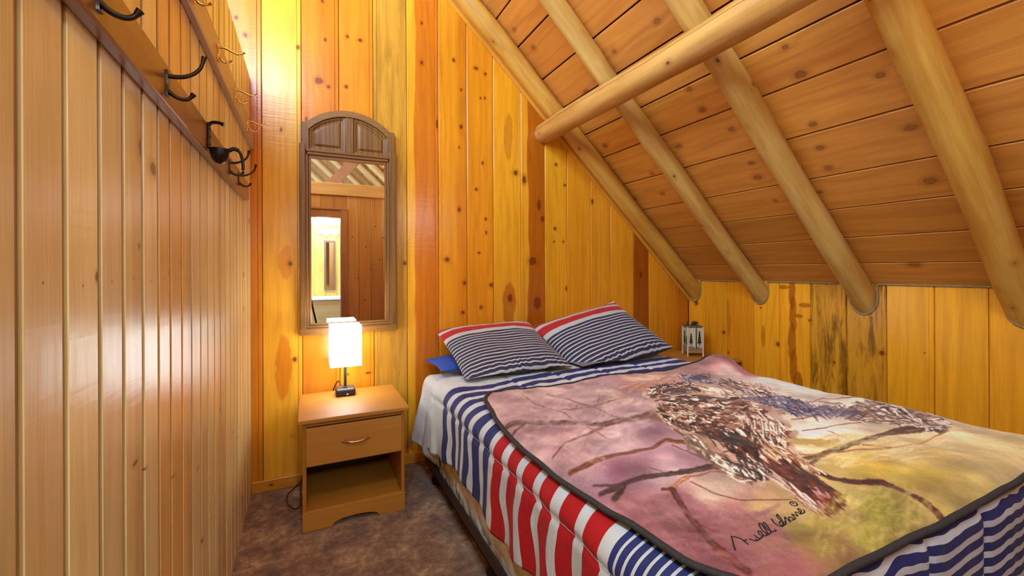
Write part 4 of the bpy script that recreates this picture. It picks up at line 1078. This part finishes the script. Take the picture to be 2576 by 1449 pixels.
pur = np.clip((fbm(CXm * 4, CYm * 4, 95, 3) - 0.56) * 6, 0, 1) * np.clip((1960 - QX) / 260, 0, 1)
CAN = CAN * (1 - 0.45 * pur[..., None]) + np.array([136, 82, 94]) * 0.45 * pur[..., None]

def stroke(pts, w, col, alpha=1.0, soft=0.35, taper=False):
    P = np.array(pts, float)
    for i in range(len(P) - 1):
        a_, b_ = P[i], P[i + 1]
        wa = w if not hasattr(w, '__len__') else w[i]; wb2 = w if not hasattr(w, '__len__') else w[i + 1]
        mw = max(wa, wb2) * 0.5 + 2
        cs = [onZ(max(min(px, 2700), 900), max(py, 885), PZ) for px in (min(a_[0], b_[0]) - mw, max(a_[0], b_[0]) + mw) for py in (min(a_[1], b_[1]) - mw, max(a_[1], b_[1]) + mw)]
        xs = [c[0] for c in cs]; ys = [c[1] for c in cs]
        i0 = max(int((min(xs) - GX[0]) / RES) - 1, 0); i1 = min(int((max(xs) - GX[0]) / RES) + 2, len(GX))
        j0 = max(int((min(ys) - GY[0]) / RES) - 1, 0); j1 = min(int((max(ys) - GY[0]) / RES) + 2, len(GY))
        if i1 <= i0 or j1 <= j0: continue
        qx = QX[j0:j1, i0:i1]; qy = QY[j0:j1, i0:i1]
        d = b_ - a_; L2 = d @ d + 1e-9
        u = np.clip(((qx - a_[0]) * d[0] + (qy - a_[1]) * d[1]) / L2, 0, 1)
        dist = np.hypot(qx - a_[0] - u * d[0], qy - a_[1] - u * d[1])
        hw_ = 0.5 * (wa + (wb2 - wa) * u)
        if taper: hw_ = hw_ * (0.35 + 1.3 * np.sqrt(np.clip(u * (1 - u), 0, 1)))
        m_ = np.clip((hw_ * (1 + soft) - dist) / (2 * soft * hw_ + 0.4), 0, 1) * alpha
        CAN[j0:j1, i0:i1] = CAN[j0:j1, i0:i1] * (1 - m_[..., None]) + np.array(col, float) * m_[..., None]

def branch(pts, w, col, hi=None):
    P = [(p[0], p[1]) for p in pts]
    Q = []
    for i in range(len(P) - 1):
        for k in range(5):
            f = k / 5; Q.append((P[i][0] + (P[i + 1][0] - P[i][0]) * f + rng.normal(0, 0.7), P[i][1] + (P[i + 1][1] - P[i][1]) * f + rng.normal(0, 0.5)))
    Q.append(P[-1])
    n = len(Q)
    ww = [((w[0] + (w[1] - w[0]) * i / (n - 1)) if hasattr(w, '__len__') else w) * (1 + rng.normal(0, 0.10)) for i in range(n)]
    stroke(Q, ww, col, 0.92, 0.25)
    if hi is not None:
        for i in range(n - 1):
            for r in range(2):
                o_ = rng.normal(0, ww[i] * 0.22); c = np.array(col) + (np.array(hi) - np.array(col)) * rng.random()
                stroke([(Q[i][0], Q[i][1] + o_), (Q[i + 1][0], Q[i + 1][1] + o_)], ww[i] * 0.25, c, 0.7)
BR = (100, 62, 44); RU = (138, 78, 44)
branch([(1275, 1077), (1320, 1068), (1420, 1066), (1510, 1067), (1590, 1058), (1650, 1046)], (9, 15), BR, (160, 118, 90))
branch([(1290, 1096), (1320, 1074)], (6, 9), BR)
branch([(1315, 995), (1345, 1020), (1410, 1040), (1470, 1070), (1525, 1102)], 3, (134, 88, 66))
branch([(1375, 994), (1440, 1015), (1500, 1030), (1560, 1056)], 3, (134, 88, 66))
branch([(1415, 1037), (1460, 1033), (1510, 1022), (1565, 1003)], 3, (140, 92, 66)); branch([(1505, 1020), (1508, 995)], 2.6, (140, 92, 66)); branch([(1448, 1034), (1452, 1025)], 3, (140, 84, 60))
branch([(1390, 1157), (1420, 1120), (1480, 1095), (1515, 1075)], (4, 8), (124, 68, 38), (176, 112, 70))
branch([(1435, 1190), (1500, 1165), (1560, 1150), (1640, 1130), (1672, 1112), (1720, 1122), (1765, 1130)], (12, 7), (124, 66, 30), (206, 140, 86))
branch([(1510, 1243), (1550, 1228), (1640, 1205), (1700, 1195), (1770, 1180), (1815, 1176)], (12, 14), (84, 54, 46), (140, 104, 88))
branch([(1545, 1256), (1570, 1228)], (16, 12), (80, 52, 44)); branch([(1495, 1222), (1530, 1224), (1565, 1228)], (6, 8), (100, 74, 70))
branch([(1692, 1238), (1715, 1215), (1732, 1204)], (12, 10), (186, 116, 66), (236, 184, 140)); branch([(1665, 1240), (1690, 1238)], 7, (120, 60, 34))
branch([(1736, 1203), (1800, 1190), (1832, 1192)], 4, (160, 100, 60))
branch([(1690, 1240), (1710, 1268), (1732, 1302), (1765, 1340), (1785, 1368), (1805, 1392)], (12, 18), (84, 38, 20), (150, 92, 66))
branch([(1805, 1392), (1842, 1412), (1862, 1436), (1885, 1455)], (22, 18), (110, 46, 20), (150, 84, 50))
branch([(1738, 1216), (1800, 1245), (1860, 1257), (1920, 1258), (1990, 1260)], 3.2, (134, 78, 46))
branch([(1632, 1178), (1680, 1196), (1700, 1204)], 2.2, (130, 84, 60)); branch([(1690, 1125), (1740, 1145), (1790, 1165)], 2.4, (120, 84, 70))
branch([(1990, 1165), (2060, 1150), (2130, 1130), (2200, 1108), (2250, 1086), (2330, 1078), (2376, 1082)], (10, 17), (100, 68, 42), (160, 124, 84)); branch([(2025, 1178), (2060, 1155)], 9, (126, 92, 60))
branch([(2000, 1150), (2080, 1148), (2150, 1140), (2220, 1136), (2290, 1124), (2380, 1088)], 4.5, (170, 108, 62)); branch([(2170, 1128), (2240, 1132)], 4, (150, 92, 56))
branch([(2040, 1183), (2100, 1205), (2160, 1212), (2220, 1216), (2280, 1240), (2340, 1270), (2376, 1288)], (10, 12), (92, 38, 18), (130, 66, 36))
branch([(1970, 1034), (2070, 1005), (2150, 1003), (2260, 1012), (2376, 1048)], 2.6, (144, 98, 72)); branch([(2060, 1012), (2120, 1018)], 2.2, (150, 104, 78))
branch([(2020, 1086), (2080, 1080), (2130, 1068), (2190, 1060)], 3.4, (164, 98, 62)); branch([(2080, 1092), (2130, 1112)], 2.2, (170, 108, 62)); branch([(1990, 1055), (2060, 1048)], 3, (160, 100, 70))

def inside(poly, n):
    P = np.array(poly, float); lo, hi = P.min(0), P.max(0); out = []
    while len(out) < n:
        p = lo + rng.random(2) * (hi - lo); c = False; j = len(P) - 1
        for i in range(len(P)):
            if (P[i][1] > p[1]) != (P[j][1] > p[1]) and p[0] < (P[j][0] - P[i][0]) * (p[1] - P[i][1]) / (P[j][1] - P[i][1]) + P[i][0]: c = not c
            j = i
        if c: out.append(p)
    return out
def feathers(poly, n, ang, length, width, pal, alpha=1.0, jit=12, curve=0.0, order=True):
    pts = inside(poly, n)
    if order: pts = sorted(pts, key=lambda p: -p[0] * math.cos(math.radians(ang)) - p[1] * math.sin(math.radians(ang)))
    for p in pts:
        a_ = math.radians(ang + rng.normal(0, jit)); l = length * (0.6 + 0.8 * rng.random()); w_ = width * (0.6 + 0.8 * rng.random())
        d = np.array([math.cos(a_), math.sin(a_)]); nn = np.array([-d[1], d[0]]) * curve * l
        stroke([p - d * l / 2, p + nn, p + d * l / 2], w_, pal[rng.integers(len(pal))], alpha * (0.75 + 0.25 * rng.random()), 0.28)
CREAM = (246, 220, 190); TAN = (180, 124, 86); BRN = (84, 44, 26); DKB = (44, 22, 14); RST = (146, 68, 30); GRY = (128, 106, 96)
# bluish far wing band
band = [(1690, 950), (1760, 948), (1880, 982), (1990, 1008), (2110, 1038), (2070, 1052), (1960, 1040), (1860, 1005), (1760, 972)]
feathers(band, 520, 22, 22, 2.6, [(88, 80, 112), (120, 108, 132), (66, 52, 70), (168, 146, 152), (98, 84, 104), (206, 176, 166), (78, 56, 58)], jit=25)
feathers([(1800, 958), (1900, 968), (1960, 992), (1900, 1000), (1820, 975)], 90, 16, 22, 2.6, [TAN, (196, 140, 100), BRN, CREAM], jit=18)
wing = [(2090, 1034), (2200, 1012), (2376, 1050), (2390, 1088), (2250, 1070), (2150, 1058)]
feathers(wing, 260, 14, 30, 3.0, [(126, 86, 68), (190, 150, 122), (84, 64, 66), CREAM, (150, 100, 72)], jit=12)
feathers([(2060, 1020), (2130, 1028), (2180, 1050), (2080, 1046)], 60, 150, 26, 2.2, [(110, 96, 116), (150, 128, 136), (86, 66, 76)], jit=12)
# soft underlay of the bird
body = [(1652, 1035), (1668, 1010), (1800, 1002), (1900, 1018), (1962, 1052), (1990, 1100), (1990, 1150), (1950, 1180), (1905, 1205), (1830, 1180), (1760, 1130), (1705, 1092), (1668, 1062)]
feathers(body, 260, 22, 46, 12, [(176, 126, 96), (206, 164, 132), (150, 96, 66), (190, 142, 110)], alpha=0.8, jit=18, order=False)
feathers([(1690, 1012), (1800, 1006), (1900, 1022), (1960, 1060), (1985, 1100), (1960, 1120), (1880, 1080), (1760, 1060), (1680, 1050)], 260, 12, 17, 3.6, [CREAM, (216, 178, 146), BRN, TAN, BRN, (120, 72, 46)], jit=14, curve=0.14)
feathers([(1655, 1040), (1680, 1020), (1760, 1050), (1850, 1090), (1900, 1130), (1840, 1130), (1740, 1090), (1690, 1080)], 300, 24, 18, 3.4, [BRN, DKB, CREAM, (204, 160, 124), BRN, RST], jit=22, curve=0.12)
feathers([(1880, 1040), (1940, 1050), (1985, 1090), (1990, 1130), (1930, 1110)], 120, 40, 16, 3.2, [CREAM, CREAM, (150, 78, 46), (236, 208, 180), RST], jit=22)
feathers([(1780, 1090), (1890, 1090), (1960, 1120), (1975, 1160), (1900, 1180), (1850, 1150), (1790, 1120)], 260, 38, 26, 4.0, [DKB, BRN, RST, CREAM, (78, 40, 24), (120, 62, 34), (40, 20, 14)], jit=16)
feathers([(1815, 1095), (1870, 1100), (1885, 1130), (1840, 1130)], 40, 30, 14, 6, [(44, 22, 16), (60, 30, 20)], jit=20)
feathers([(1860, 1065), (1960, 1075), (1985, 1140), (1900, 1120)], 90, 78, 16, 3.0, [CREAM, RST, (110, 54, 30), (226, 190, 160)], jit=12)
feathers([(1700, 1090), (1760, 1120), (1850, 1180), (1900, 1215), (1870, 1215), (1790, 1170), (1720, 1120)], 150, 42, 26, 3.6, [(150, 116, 84), (120, 84, 58), CREAM, GRY, (176, 136, 100)], jit=12)
feathers([(1930, 1120), (2010, 1150), (2060, 1185), (1990, 1190), (1930, 1160)], 150, 34, 40, 3.0, [CREAM, (206, 150, 104), RST, TAN, (232, 196, 150)], jit=9)
feathers([(1810, 1160), (1870, 1165), (1960, 1190), (1930, 1210), (1860, 1205)], 90, 48, 22, 4, [(92, 74, 64), (130, 100, 80), CREAM, (64, 46, 40)], jit=14)
# tail
tail = [(1930, 1172), (1990, 1170), (2060, 1205), (2118, 1252), (2112, 1270), (2070, 1292), (2000, 1248), (1945, 1205)]
feathers(tail, 240, 38, 46, 5.0, [(86, 40, 20), (120, 52, 24), (58, 26, 16), (150, 72, 36), (104, 46, 22)], jit=7)
feathers([(2040, 1235), (2100, 1250), (2108, 1270), (2070, 1288), (2040, 1262)], 30, 40, 26, 5, [(210, 150, 136), (190, 120, 100), (120, 50, 24)], jit=8)
feathers([(1940, 1190), (2040, 1262), (2070, 1296), (2030, 1285), (1950, 1215)], 60, 38, 40, 2.4, [(214, 160, 136), CREAM, (150, 90, 66)], jit=5)
stroke([(1905, 1190), (1945, 1212), (2000, 1250)], 5, CREAM, 0.5); stroke([(1800, 1168), (1850, 1195), (1890, 1212), (1862, 1215), (1830, 1200)], 4, CREAM, 0.7); stroke([(1850, 1198), (1900, 1212)], 5, BRN, 0.8)
# head
head = [(1632, 990), (1646, 974), (1690, 964), (1760, 964), (1830, 980), (1882, 1000), (1810, 1006), (1740, 1010), (1670, 1014), (1640, 1004)]
feathers(head, 60, 6, 40, 10, [(200, 152, 120), (176, 124, 92), (222, 186, 156)], alpha=0.85, jit=8, order=False)
feathers([(1632, 990), (1646, 974), (1690, 964), (1760, 966), (1720, 980), (1670, 990), (1660, 1010), (1640, 1004)], 170, 8, 15, 3.0, [BRN, DKB, CREAM, TAN, (110, 60, 36)], jit=25, curve=0.15)
feathers([(1660, 1000), (1760, 1002), (1860, 1004), (1800, 1016), (1690, 1022)], 140, 6, 20, 3.0, [BRN, (84, 50, 36), CREAM, (140, 100, 76), (96, 66, 50)], jit=8)
feathers([(1765, 972), (1830, 984), (1870, 1000), (1790, 998)], 70, 14, 22, 3, [CREAM, (236, 208, 180), (206, 164, 128), (160, 108, 70)], jit=8)
for rr_ in (2.0, 1.6, 1.3):
    th_ = np.linspace(0, 6.28, 22); stroke([(1705 + 21 * rr_ * math.cos(q), 990 + 5.2 * rr_ * math.sin(q)) for q in th_], 2, [CREAM, BRN, (220, 180, 150)][int(rr_ * 10) % 3], 0.7)
stroke([(1690, 990.5), (1705, 989.5), (1722, 990)], 9, (66, 54, 48), 1.0, 0.25); stroke([(1688, 991), (1697, 990)], 3, (150, 140, 128), 0.8)
stroke([(1742, 980), (1752, 981.5), (1760, 984)], 7, (70, 56, 48), 1.0, 0.25)
stroke([(1757, 992), (1775, 995), (1800, 1000)], [8, 7, 2], (222, 172, 84), 1.0, 0.25); stroke([(1748, 1000), (1790, 1006), (1825, 1003)], 3.5, (90, 62, 46), 0.8)
stroke([(1700, 978), (1740, 985), (1756, 990)], 2.2, BRN, 0.8)
# foliage glow, brush marks
feathers([(2120, 1230), (2300, 1230), (2370, 1280), (2200, 1370), (2060, 1400), (2030, 1310)], 420, 120, 26, 7, [(206, 176, 84), (176, 146, 50), (150, 134, 34), (196, 150, 92), (214, 186, 110)], alpha=0.28, jit=40, order=False)
feathers([(1990, 1100), (2376, 1100), (2376, 1160), (2100, 1180), (2000, 1140)], 160, 172, 50, 6, [(238, 210, 150), (226, 186, 110), (214, 168, 96)], alpha=0.3, jit=10, order=False)
feathers([(1980, 1110), (2090, 1115), (2100, 1128), (2000, 1128)], 30, 4, 40, 6, [(198, 150, 60), (206, 164, 80)], alpha=0.5, jit=6)
feathers([(1240, 1000), (1600, 965), (1660, 1040), (1500, 1200), (1300, 1090)], 260, -12, 50, 9, [(224, 184, 170), (180, 132, 124), (206, 162, 150), (164, 116, 116)], alpha=0.22, jit=30, order=False)
feathers([(1550, 1270), (1700, 1250), (1950, 1290), (2000, 1400), (1850, 1449), (1700, 1400)], 260, 14, 60, 10, [(188, 128, 120), (140, 80, 84), (170, 110, 102), (150, 88, 94)], alpha=0.22, jit=20, order=False)
feathers([(1700, 945), (1560, 970), (1620, 985), (1700, 965)], 60, -14, 34, 4, [(196, 128, 96), (222, 170, 134), (180, 110, 80)], alpha=0.5, jit=8)
CAN += rng.normal(0, 4.0, CAN.shape[:2])[..., None]
lum = CAN.mean(-1, keepdims=True)
CAN = lum + (CAN - lum) * 0.80 + np.array([-3.0, -3.0, 4.0])
CAN = np.clip(142 + (CAN - 142) * 1.34, 4, 252)
CANL = np.clip(s2l(CAN) * np.array([1.02, 1.14, 1.06]), 0, 0.92)

# blanket surface
B_TOP, B_BOT = 1.962, 0.520
nq, npx = 480, 640
q_ = np.linspace(0, 1, nq); p_ = np.linspace(0, 1, npx)
PP, QQ = np.meshgrid(p_, q_)
yb = B_TOP - (B_TOP - B_BOT) * QQ
s0 = np.interp(yb, [0.5, 0.75, 1.1, 1.35, 1.6, 1.96], [LV + 0.130, LV + 0.112, LV + 0.088, LV + 0.080, LV + 0.100, LV + 0.170])
dt_ = B_TOP - yb; rcn = 0.13
s0 = s0 + np.where(dt_ < rcn, rcn - np.sqrt(np.clip(rcn ** 2 - (rcn - dt_) ** 2, 0, None)), 0)
db_ = yb - B_BOT
s0 = s0 + np.where(db_ < rcn, rcn - np.sqrt(np.clip(rcn ** 2 - (rcn - db_) ** 2, 0, None)), 0)
s1 = LV + LA + LT + LA + 0.12 + 0 * yb
s1 = s1 - np.where(dt_ < rcn, rcn - np.sqrt(np.clip(rcn ** 2 - (rcn - dt_) ** 2, 0, None)), 0)
ss = s0 + (s1 - s0) * PP
def blanket_pt(s, y, extra=0.0):
    vtop = YTOP - y
    # the foot edge of the blanket lies on the rounded foot of the comforter
    x, yy, z = surf(s, vtop, 0.017 + extra, True)
    wv = (fbm(s * 5.5, y * 5.5, 101, 3) - 0.36) * 0.026
    z = z + wv
    # right head corner humped up
    hump = 0.075 * np.exp(-((x - 2.37) / 0.17) ** 2 - ((y - 1.90) / 0.13) ** 2)
    x = x + hump * 0.3
    return x, yy, z + hump
bx_, by_, bz_ = blanket_pt(ss, yb)
ii = np.clip((bx_ - GX[0]) / RES, 0, len(GX) - 1.001); jj = np.clip((by_ - GY[0]) / RES, 0, len(GY) - 1.001)
i0 = ii.astype(int); j0 = jj.astype(int); fi = (ii - i0)[..., None]; fj = (jj - j0)[..., None]
bc = (CANL[j0, i0] * (1 - fi) + CANL[j0, i0 + 1] * fi) * (1 - fj) + (CANL[j0 + 1, i0] * (1 - fi) + CANL[j0 + 1, i0 + 1] * fi) * fj
blm, t, bs = new_mat('plush_print')
at = t.node('ShaderNodeAttribute'); at.attribute_name = 'print'
tc = t.node('ShaderNodeTexCoord').outputs['Object']
nf_ = t.noise(tc, 330, 2, 0.6); nm = t.noise(tc, 22, 3)
t.put(bs.inputs['Base Color'], t.mix(1.0, at.outputs['Color'], t.ramp(nf_, [(0.3, (0.90, 0.90, 0.90, 1)), (0.7, (1.08, 1.08, 1.08, 1))]), 'MULTIPLY'))
bs.inputs['Roughness'].default_value = 0.75; bs.inputs['Sheen Weight'].default_value = 0.35; bs.inputs['Sheen Roughness'].default_value = 0.4
t.put(bs.inputs['Normal'], t.bump(t.math('ADD', t.math('MULTIPLY', nf_, 0.25), nm), 0.35, 0.012))
blanket = grid_obj('throw_blanket', np.stack([bx_, by_, bz_], -1), blm, colors=bc, flip=True)
tag(blanket, 'plush blanket with an owl print and black edging, spread over the comforter', 'blanket')
# black binding around the edge
edge = []
for j in range(nq - 1, -1, -6): edge.append((ss[j, 0], yb[j, 0]))
for i in range(0, npx, 6): edge.append((ss[0, i], yb[0, i]))
for j in range(0, nq, 6): edge.append((ss[j, -1], yb[j, -1]))
for i in range(npx - 1, -1, -6): edge.append((ss[-1, i], yb[-1, i]))
eS = np.array([e[0] for e in edge]); eY = np.array([e[1] for e in edge])
ex, ey, ez = blanket_pt(eS, eY, -0.002)
E_ = [Vector((float(a_), float(b_), float(c_))) for a_, b_, c_ in zip(ex, ey, ez)]
E2 = [E_[0]]
for p in E_[1:]:
    if (p - E2[-1]).length > 0.006: E2.append(p)
MB().tube(E2 + [E2[0]], 0.0105, 10, flat=0.7).build('binding', simple('binding_black', (44, 42, 40), 0.7, noise_amt=0.3, noise_scale=200, bump=0.4), blanket, smooth=True, angle=80)['label'] = 'black edging'
# cursive signature: flat ribbons lying on the plush
SIG = [[(445, 1090), (415, 1000), (390, 900), (378, 866), (430, 876), (520, 895), (585, 938), (650, 990)], [(590, 935), (622, 912)],
       [(662, 908), (695, 915), (745, 940), (785, 935), (760, 895)], [(735, 835), (790, 878), (838, 902), (800, 930), (765, 938)], [(838, 902), (880, 848), (845, 780), (805, 775), (830, 830), (900, 855)],
       [(900, 855), (962, 825), (910, 730), (845, 640), (818, 655), (860, 745), (960, 832)], [(960, 832), (1010, 792), (965, 700), (910, 618), (886, 635), (935, 720), (1020, 772), (1088, 756), (1060, 722)],
       [(1048, 600), (1018, 552), (1058, 618), (1125, 658), (1190, 676), (1216, 642)], [(1150, 598), (1182, 590), (1212, 630), (1182, 662), (1145, 622), (1150, 598)],
       [(1200, 655), (1188, 580), (1135, 500), (1102, 478), (1118, 530), (1200, 600), (1245, 602), (1240, 640), (1205, 652)], [(1245, 602), (1228, 520), (1265, 545), (1320, 600), (1302, 560)],
       [(1302, 560), (1290, 530), (1330, 522), (1372, 562), (1330, 570)], [(1372, 562), (1398, 545), (1342, 482), (1372, 490), (1440, 512), (1392, 460), (1425, 458), (1482, 492)],
       [(1482, 492), (1490, 440), (1452, 405), (1442, 425), (1500, 486), (1545, 460), (1518, 420)],
       [(1370 + 58 * math.cos(q), 326 + 31 * math.sin(q) + 14 * math.cos(q)) for q in np.linspace(0, 6.4, 22)], [(1352, 326), (1360, 318), (1368, 326)]]
sg = MB()
ssrc = ss; from_x = bx_[:, :]
def ground(x, y):
    j = int(np.clip((B_TOP - y) / (B_TOP - B_BOT) * (nq - 1), 0, nq - 1)); row = bx_[j]; k = int(np.argmin(np.abs(row - x)))
    return float(bz_[j, k])
for st in SIG:
    P = smooth_path([onZ(1780 + x * 340 / 2151, 1220 + y * 340 / 2151, PZ) for x, y in st], 5)
    vs = []
    for i, p in enumerate(P):
        td = (P[min(i + 1, len(P) - 1)] - P[max(i - 1, 0)]); td.z = 0; td.normalize(); n_ = Vector((-td.y, td.x, 0)) * 0.0015
        z = ground(p.x, p.y) + 0.0012
        vs += [(p.x + n_.x, p.y + n_.y, z), (p.x - n_.x, p.y - n_.y, z)]
    sg.add(vs, [(2 * i, 2 * i + 1, 2 * i + 3, 2 * i + 2) for i in range(len(P) - 1)])
sg.build('signature', simple('print_black', (24, 16, 18), 0.8), blanket)['label'] = 'black cursive signature printed on the blanket'

# ------------------------------------------------------------------ lantern with pines and bear, on the corner nightstand
lan = thing('lantern', 'small cream lantern box with pine silhouettes and a dark bear on top', 'lantern', (2.985, 2.70, 0.564), math.radians(-28.4))
cream = simple('lantern_panel', (214, 188, 150), 0.6, noise_amt=0.08)
lw_ = simple('lantern_wood', (150, 118, 78), 0.5, noise_amt=0.2); pin = simple('pine_green_metal', (40, 48, 30), 0.6, 0.2)
h_ = 0.063
m = MB(); m.box((-h_ + 0.006, -h_ + 0.006, 0.05), (h_ - 0.006, h_ - 0.006, 0.245)); m.build('panel_box', cream, lan)
for sx in (-1, 1):
    for sy in (-1, 1):
        m = MB(); m.box((sx * h_ - 0.005, sy * h_ - 0.005, 0), (sx * h_ + 0.005, sy * h_ + 0.005, 0.25)); m.build('post', simple('lantern_post', (216, 196, 160), 0.5), lan, bevel=0.001)
m = MB(); m.box((-h_, -h_, 0.028), (h_, h_, 0.052)); m.build('base', lw_, lan, bevel=0.002)
m = MB(); m.box((-h_ - 0.004, -h_ - 0.004, 0.246), (h_ + 0.004, h_ + 0.004, 0.254)); m.build('lid', simple('lantern_lid', (90, 84, 66), 0.5), lan, bevel=0.001)
def tree(cx, zb_, ht, wd):
    pts = [(cx - wd * 0.08, zb_), (cx + wd * 0.08, zb_), (cx + wd * 0.08, zb_ + ht * 0.18)]
    for k in range(5):
        f0 = 0.18 + 0.164 * k; ww = wd * (1 - 0.17 * k) / 2
        pts += [(cx + ww, zb_ + ht * f0), (cx + ww * 0.45, zb_ + ht * (f0 + 0.15))]
    pts += [(cx, zb_ + ht)]
    L_ = [(2 * cx - a_, b_) for a_, b_ in pts[2:-1]][::-1]
    return pts + L_
for rot, trees in ((0, [(-0.034, 0.095, 0.10, 0.03), (0.036, 0.09, 0.125, 0.034)]), (-90, [(-0.02, 0.09, 0.12, 0.036), (0.030, 0.08, 0.09, 0.026)])):
    for tr_ in trees:
        m = MB(); m.prism(tree(*tr_), -h_ - 0.0005, -h_ + 0.006); m.build('pine_silhouette', pin, lan, M=Matrix.Rotation(math.radians(rot), 4, 'Z'))
    m = MB(); m.prism([(-0.058, 0.055), (0.058, 0.055), (0.058, 0.07), (0.03, 0.082), (0.0, 0.074), (-0.03, 0.09), (-0.058, 0.078)], -h_ - 0.0003, -h_ + 0.006); m.build('ground_silhouette', lw_, lan, M=Matrix.Rotation(math.radians(rot), 4, 'Z'))
m = MB(); m.box((0.006, -h_ - 0.001, 0.055), (0.012, -h_ + 0.006, 0.238)); m.build('door_slot', pin, lan)
m = MB()
def ell(c, r, seg=14):
    prof = [(math.sin(math.pi * k / 8) * r[0] + 1e-4, -math.cos(math.pi * k / 8) * r[2]) for k in range(9)]
    b0 = len(m.v); m.lathe(prof, seg, (0, 0, 0))
    for q in range(b0, len(m.v)):
        x_, y_, z_ = m.v[q]; m.v[q] = (c[0] + x_, c[1] + y_ * r[1] / r[0], c[2] + z_)
ell((0.012, 0, 0.276), (0.024, 0.013, 0.015)); ell((0.036, 0, 0.276), (0.011, 0.009, 0.010)); ell((0.047, 0, 0.273), (0.006, 0.005, 0.005)); ell((0.032, 0.006, 0.286), (0.003, 0.002, 0.004)); ell((0.032, -0.006, 0.286), (0.003, 0.002, 0.004))
for lx_ in (-0.004, 0.028):
    for ly_ in (-0.007, 0.007): ell((lx_, ly_, 0.262), (0.006, 0.005, 0.010))
m.build('bear', simple('bear_dark', (46, 36, 28), 0.6), lan, smooth=True)
m = MB(); ell((-0.036, 0.01, 0.272), (0.010, 0.010, 0.020)); m.build('pine_cone', simple('cone_brown', (60, 34, 26), 0.7, bump=0.4), lan, smooth=True)

# ------------------------------------------------------------------ next room, seen only in the mirror
br_w = pine('bath_wall_pine', (226, 186, 96), rough=0.4, planer=0)
m = MB(); m.box((-1.2, -2.06, -0.01), (1.9, -2.0, 2.35)); w4 = struct(m.build('wall_bath', br_w))
x = -0.4; i = 0
while x < 1.2:
    board_mesh(0.17, 0.0, lambda u: 2.30, 'vee', t=0.012).build('board', br_w, w4, M=frame((-1, 0, 0), (0, -1, 0), (0, 0, 1), (x + 0.17, -1.985, 0))); x += 0.17
m = MB(); m.box((-1.2, -2.0, 2.30), (1.9, RY - 0.09, 2.34)); struct(m.build('ceiling_2', simple('bath_ceiling', (226, 224, 214), 0.7)))
m = MB(); m.box((-0.30, -1.984, 2.06), (1.2, -1.96, 2.16)); struct(m.build('trim_3', simple('bath_trim', (228, 224, 210), 0.6)))
m = MB(); m.box((-0.25, -1.98, 0.0), (1.1, -1.5, 0.84)); o = m.build('vanity_cabinet', pine('vanity_wood', (176, 146, 96), rough=0.5, planer=0, axis='X'), bevel=0.005); tag(o, 'wooden vanity cabinet in the next room, seen in the mirror', 'cabinet')
m = MB(); m.box((-0.28, -1.98, 0.845), (1.12, -1.47, 0.885)); o = m.build('vanity_counter', simple('counter_white', (226, 228, 222), 0.25), bevel=0.006); tag(o, 'white vanity counter in the next room, seen in the mirror', 'counter')
nm_ = thing('narrow_mirror', 'narrow brown framed mirror above the vanity in the next room, seen in the mirror', 'mirror', (0.34, -1.97, 0.98))
fr_ = simple('narrow_frame', (120, 84, 60), 0.5)
m = MB(); m.box((-0.085, -0.002, 0), (-0.055, 0.022, 0.82)); m.box((0.055, -0.002, 0), (0.085, 0.022, 0.82)); m.box((-0.086, -0.002, 0.79), (0.086, 0.024, 0.821)); m.box((-0.086, -0.002, -0.001), (0.086, 0.024, 0.03)); m.build('frame', fr_, nm_)
m = MB(); m.box((-0.06, 0.001, 0.025), (0.06, 0.006, 0.80)); m.build('glass', glass, nm_)
vl = thing('vanity_light', 'bright vanity light above the narrow mirror in the next room', 'lamp', (0.42, -1.96, 1.93))
m = MB(); m.box((-0.25, 0, -0.03), (0.25, 0.02, 0.03)); m.build('backplate', simple('vanity_chrome', (210, 210, 210), 0.2, 1.0), vl)
gm, t, bs = new_mat('globe_glass'); bs.inputs['Emission Color'].default_value = (1, 0.95, 0.86, 1); bs.inputs['Emission Strength'].default_value = 9
for xx in (-0.14, 0.0, 0.14):
    m = MB(); m.lathe([(0.01, -0.06), (0.04, -0.045), (0.05, 0.0), (0.04, 0.045), (0.01, 0.06)], 16, (xx, 0.075, 0)); m.build('globe', gm, vl, smooth=True)
# tripod standing in the doorway, seen at the mirror's lower left edge
tp = thing('camera_tripod', 'black camera tripod in the doorway, seen at the lower left edge of the mirror', 'tripod', (0.0, -0.075, 0.0))
tk = simple('tripod_black', (26, 25, 26), 0.45)
for ang in (200, 320, 75):
    a_ = math.radians(ang); m = MB(); m.tube([(0.03 * math.cos(a_), 0.03 * math.sin(a_), 1.02), (0.17 * math.cos(a_), 0.17 * math.sin(a_), 0.5), (0.26 * math.cos(a_), 0.26 * math.sin(a_), 0.012)], [0.013, 0.011, 0.009], 10); m.build('leg', tk, tp, smooth=True)
m = MB(); m.lathe([(0.014, 0.85), (0.014, 1.0), (0.035, 1.0), (0.035, 1.04), (0.014, 1.05), (0.014, 1.17), (0.03, 1.18), (0.03, 1.215)], 16); m.build('column', tk, tp, smooth=True)
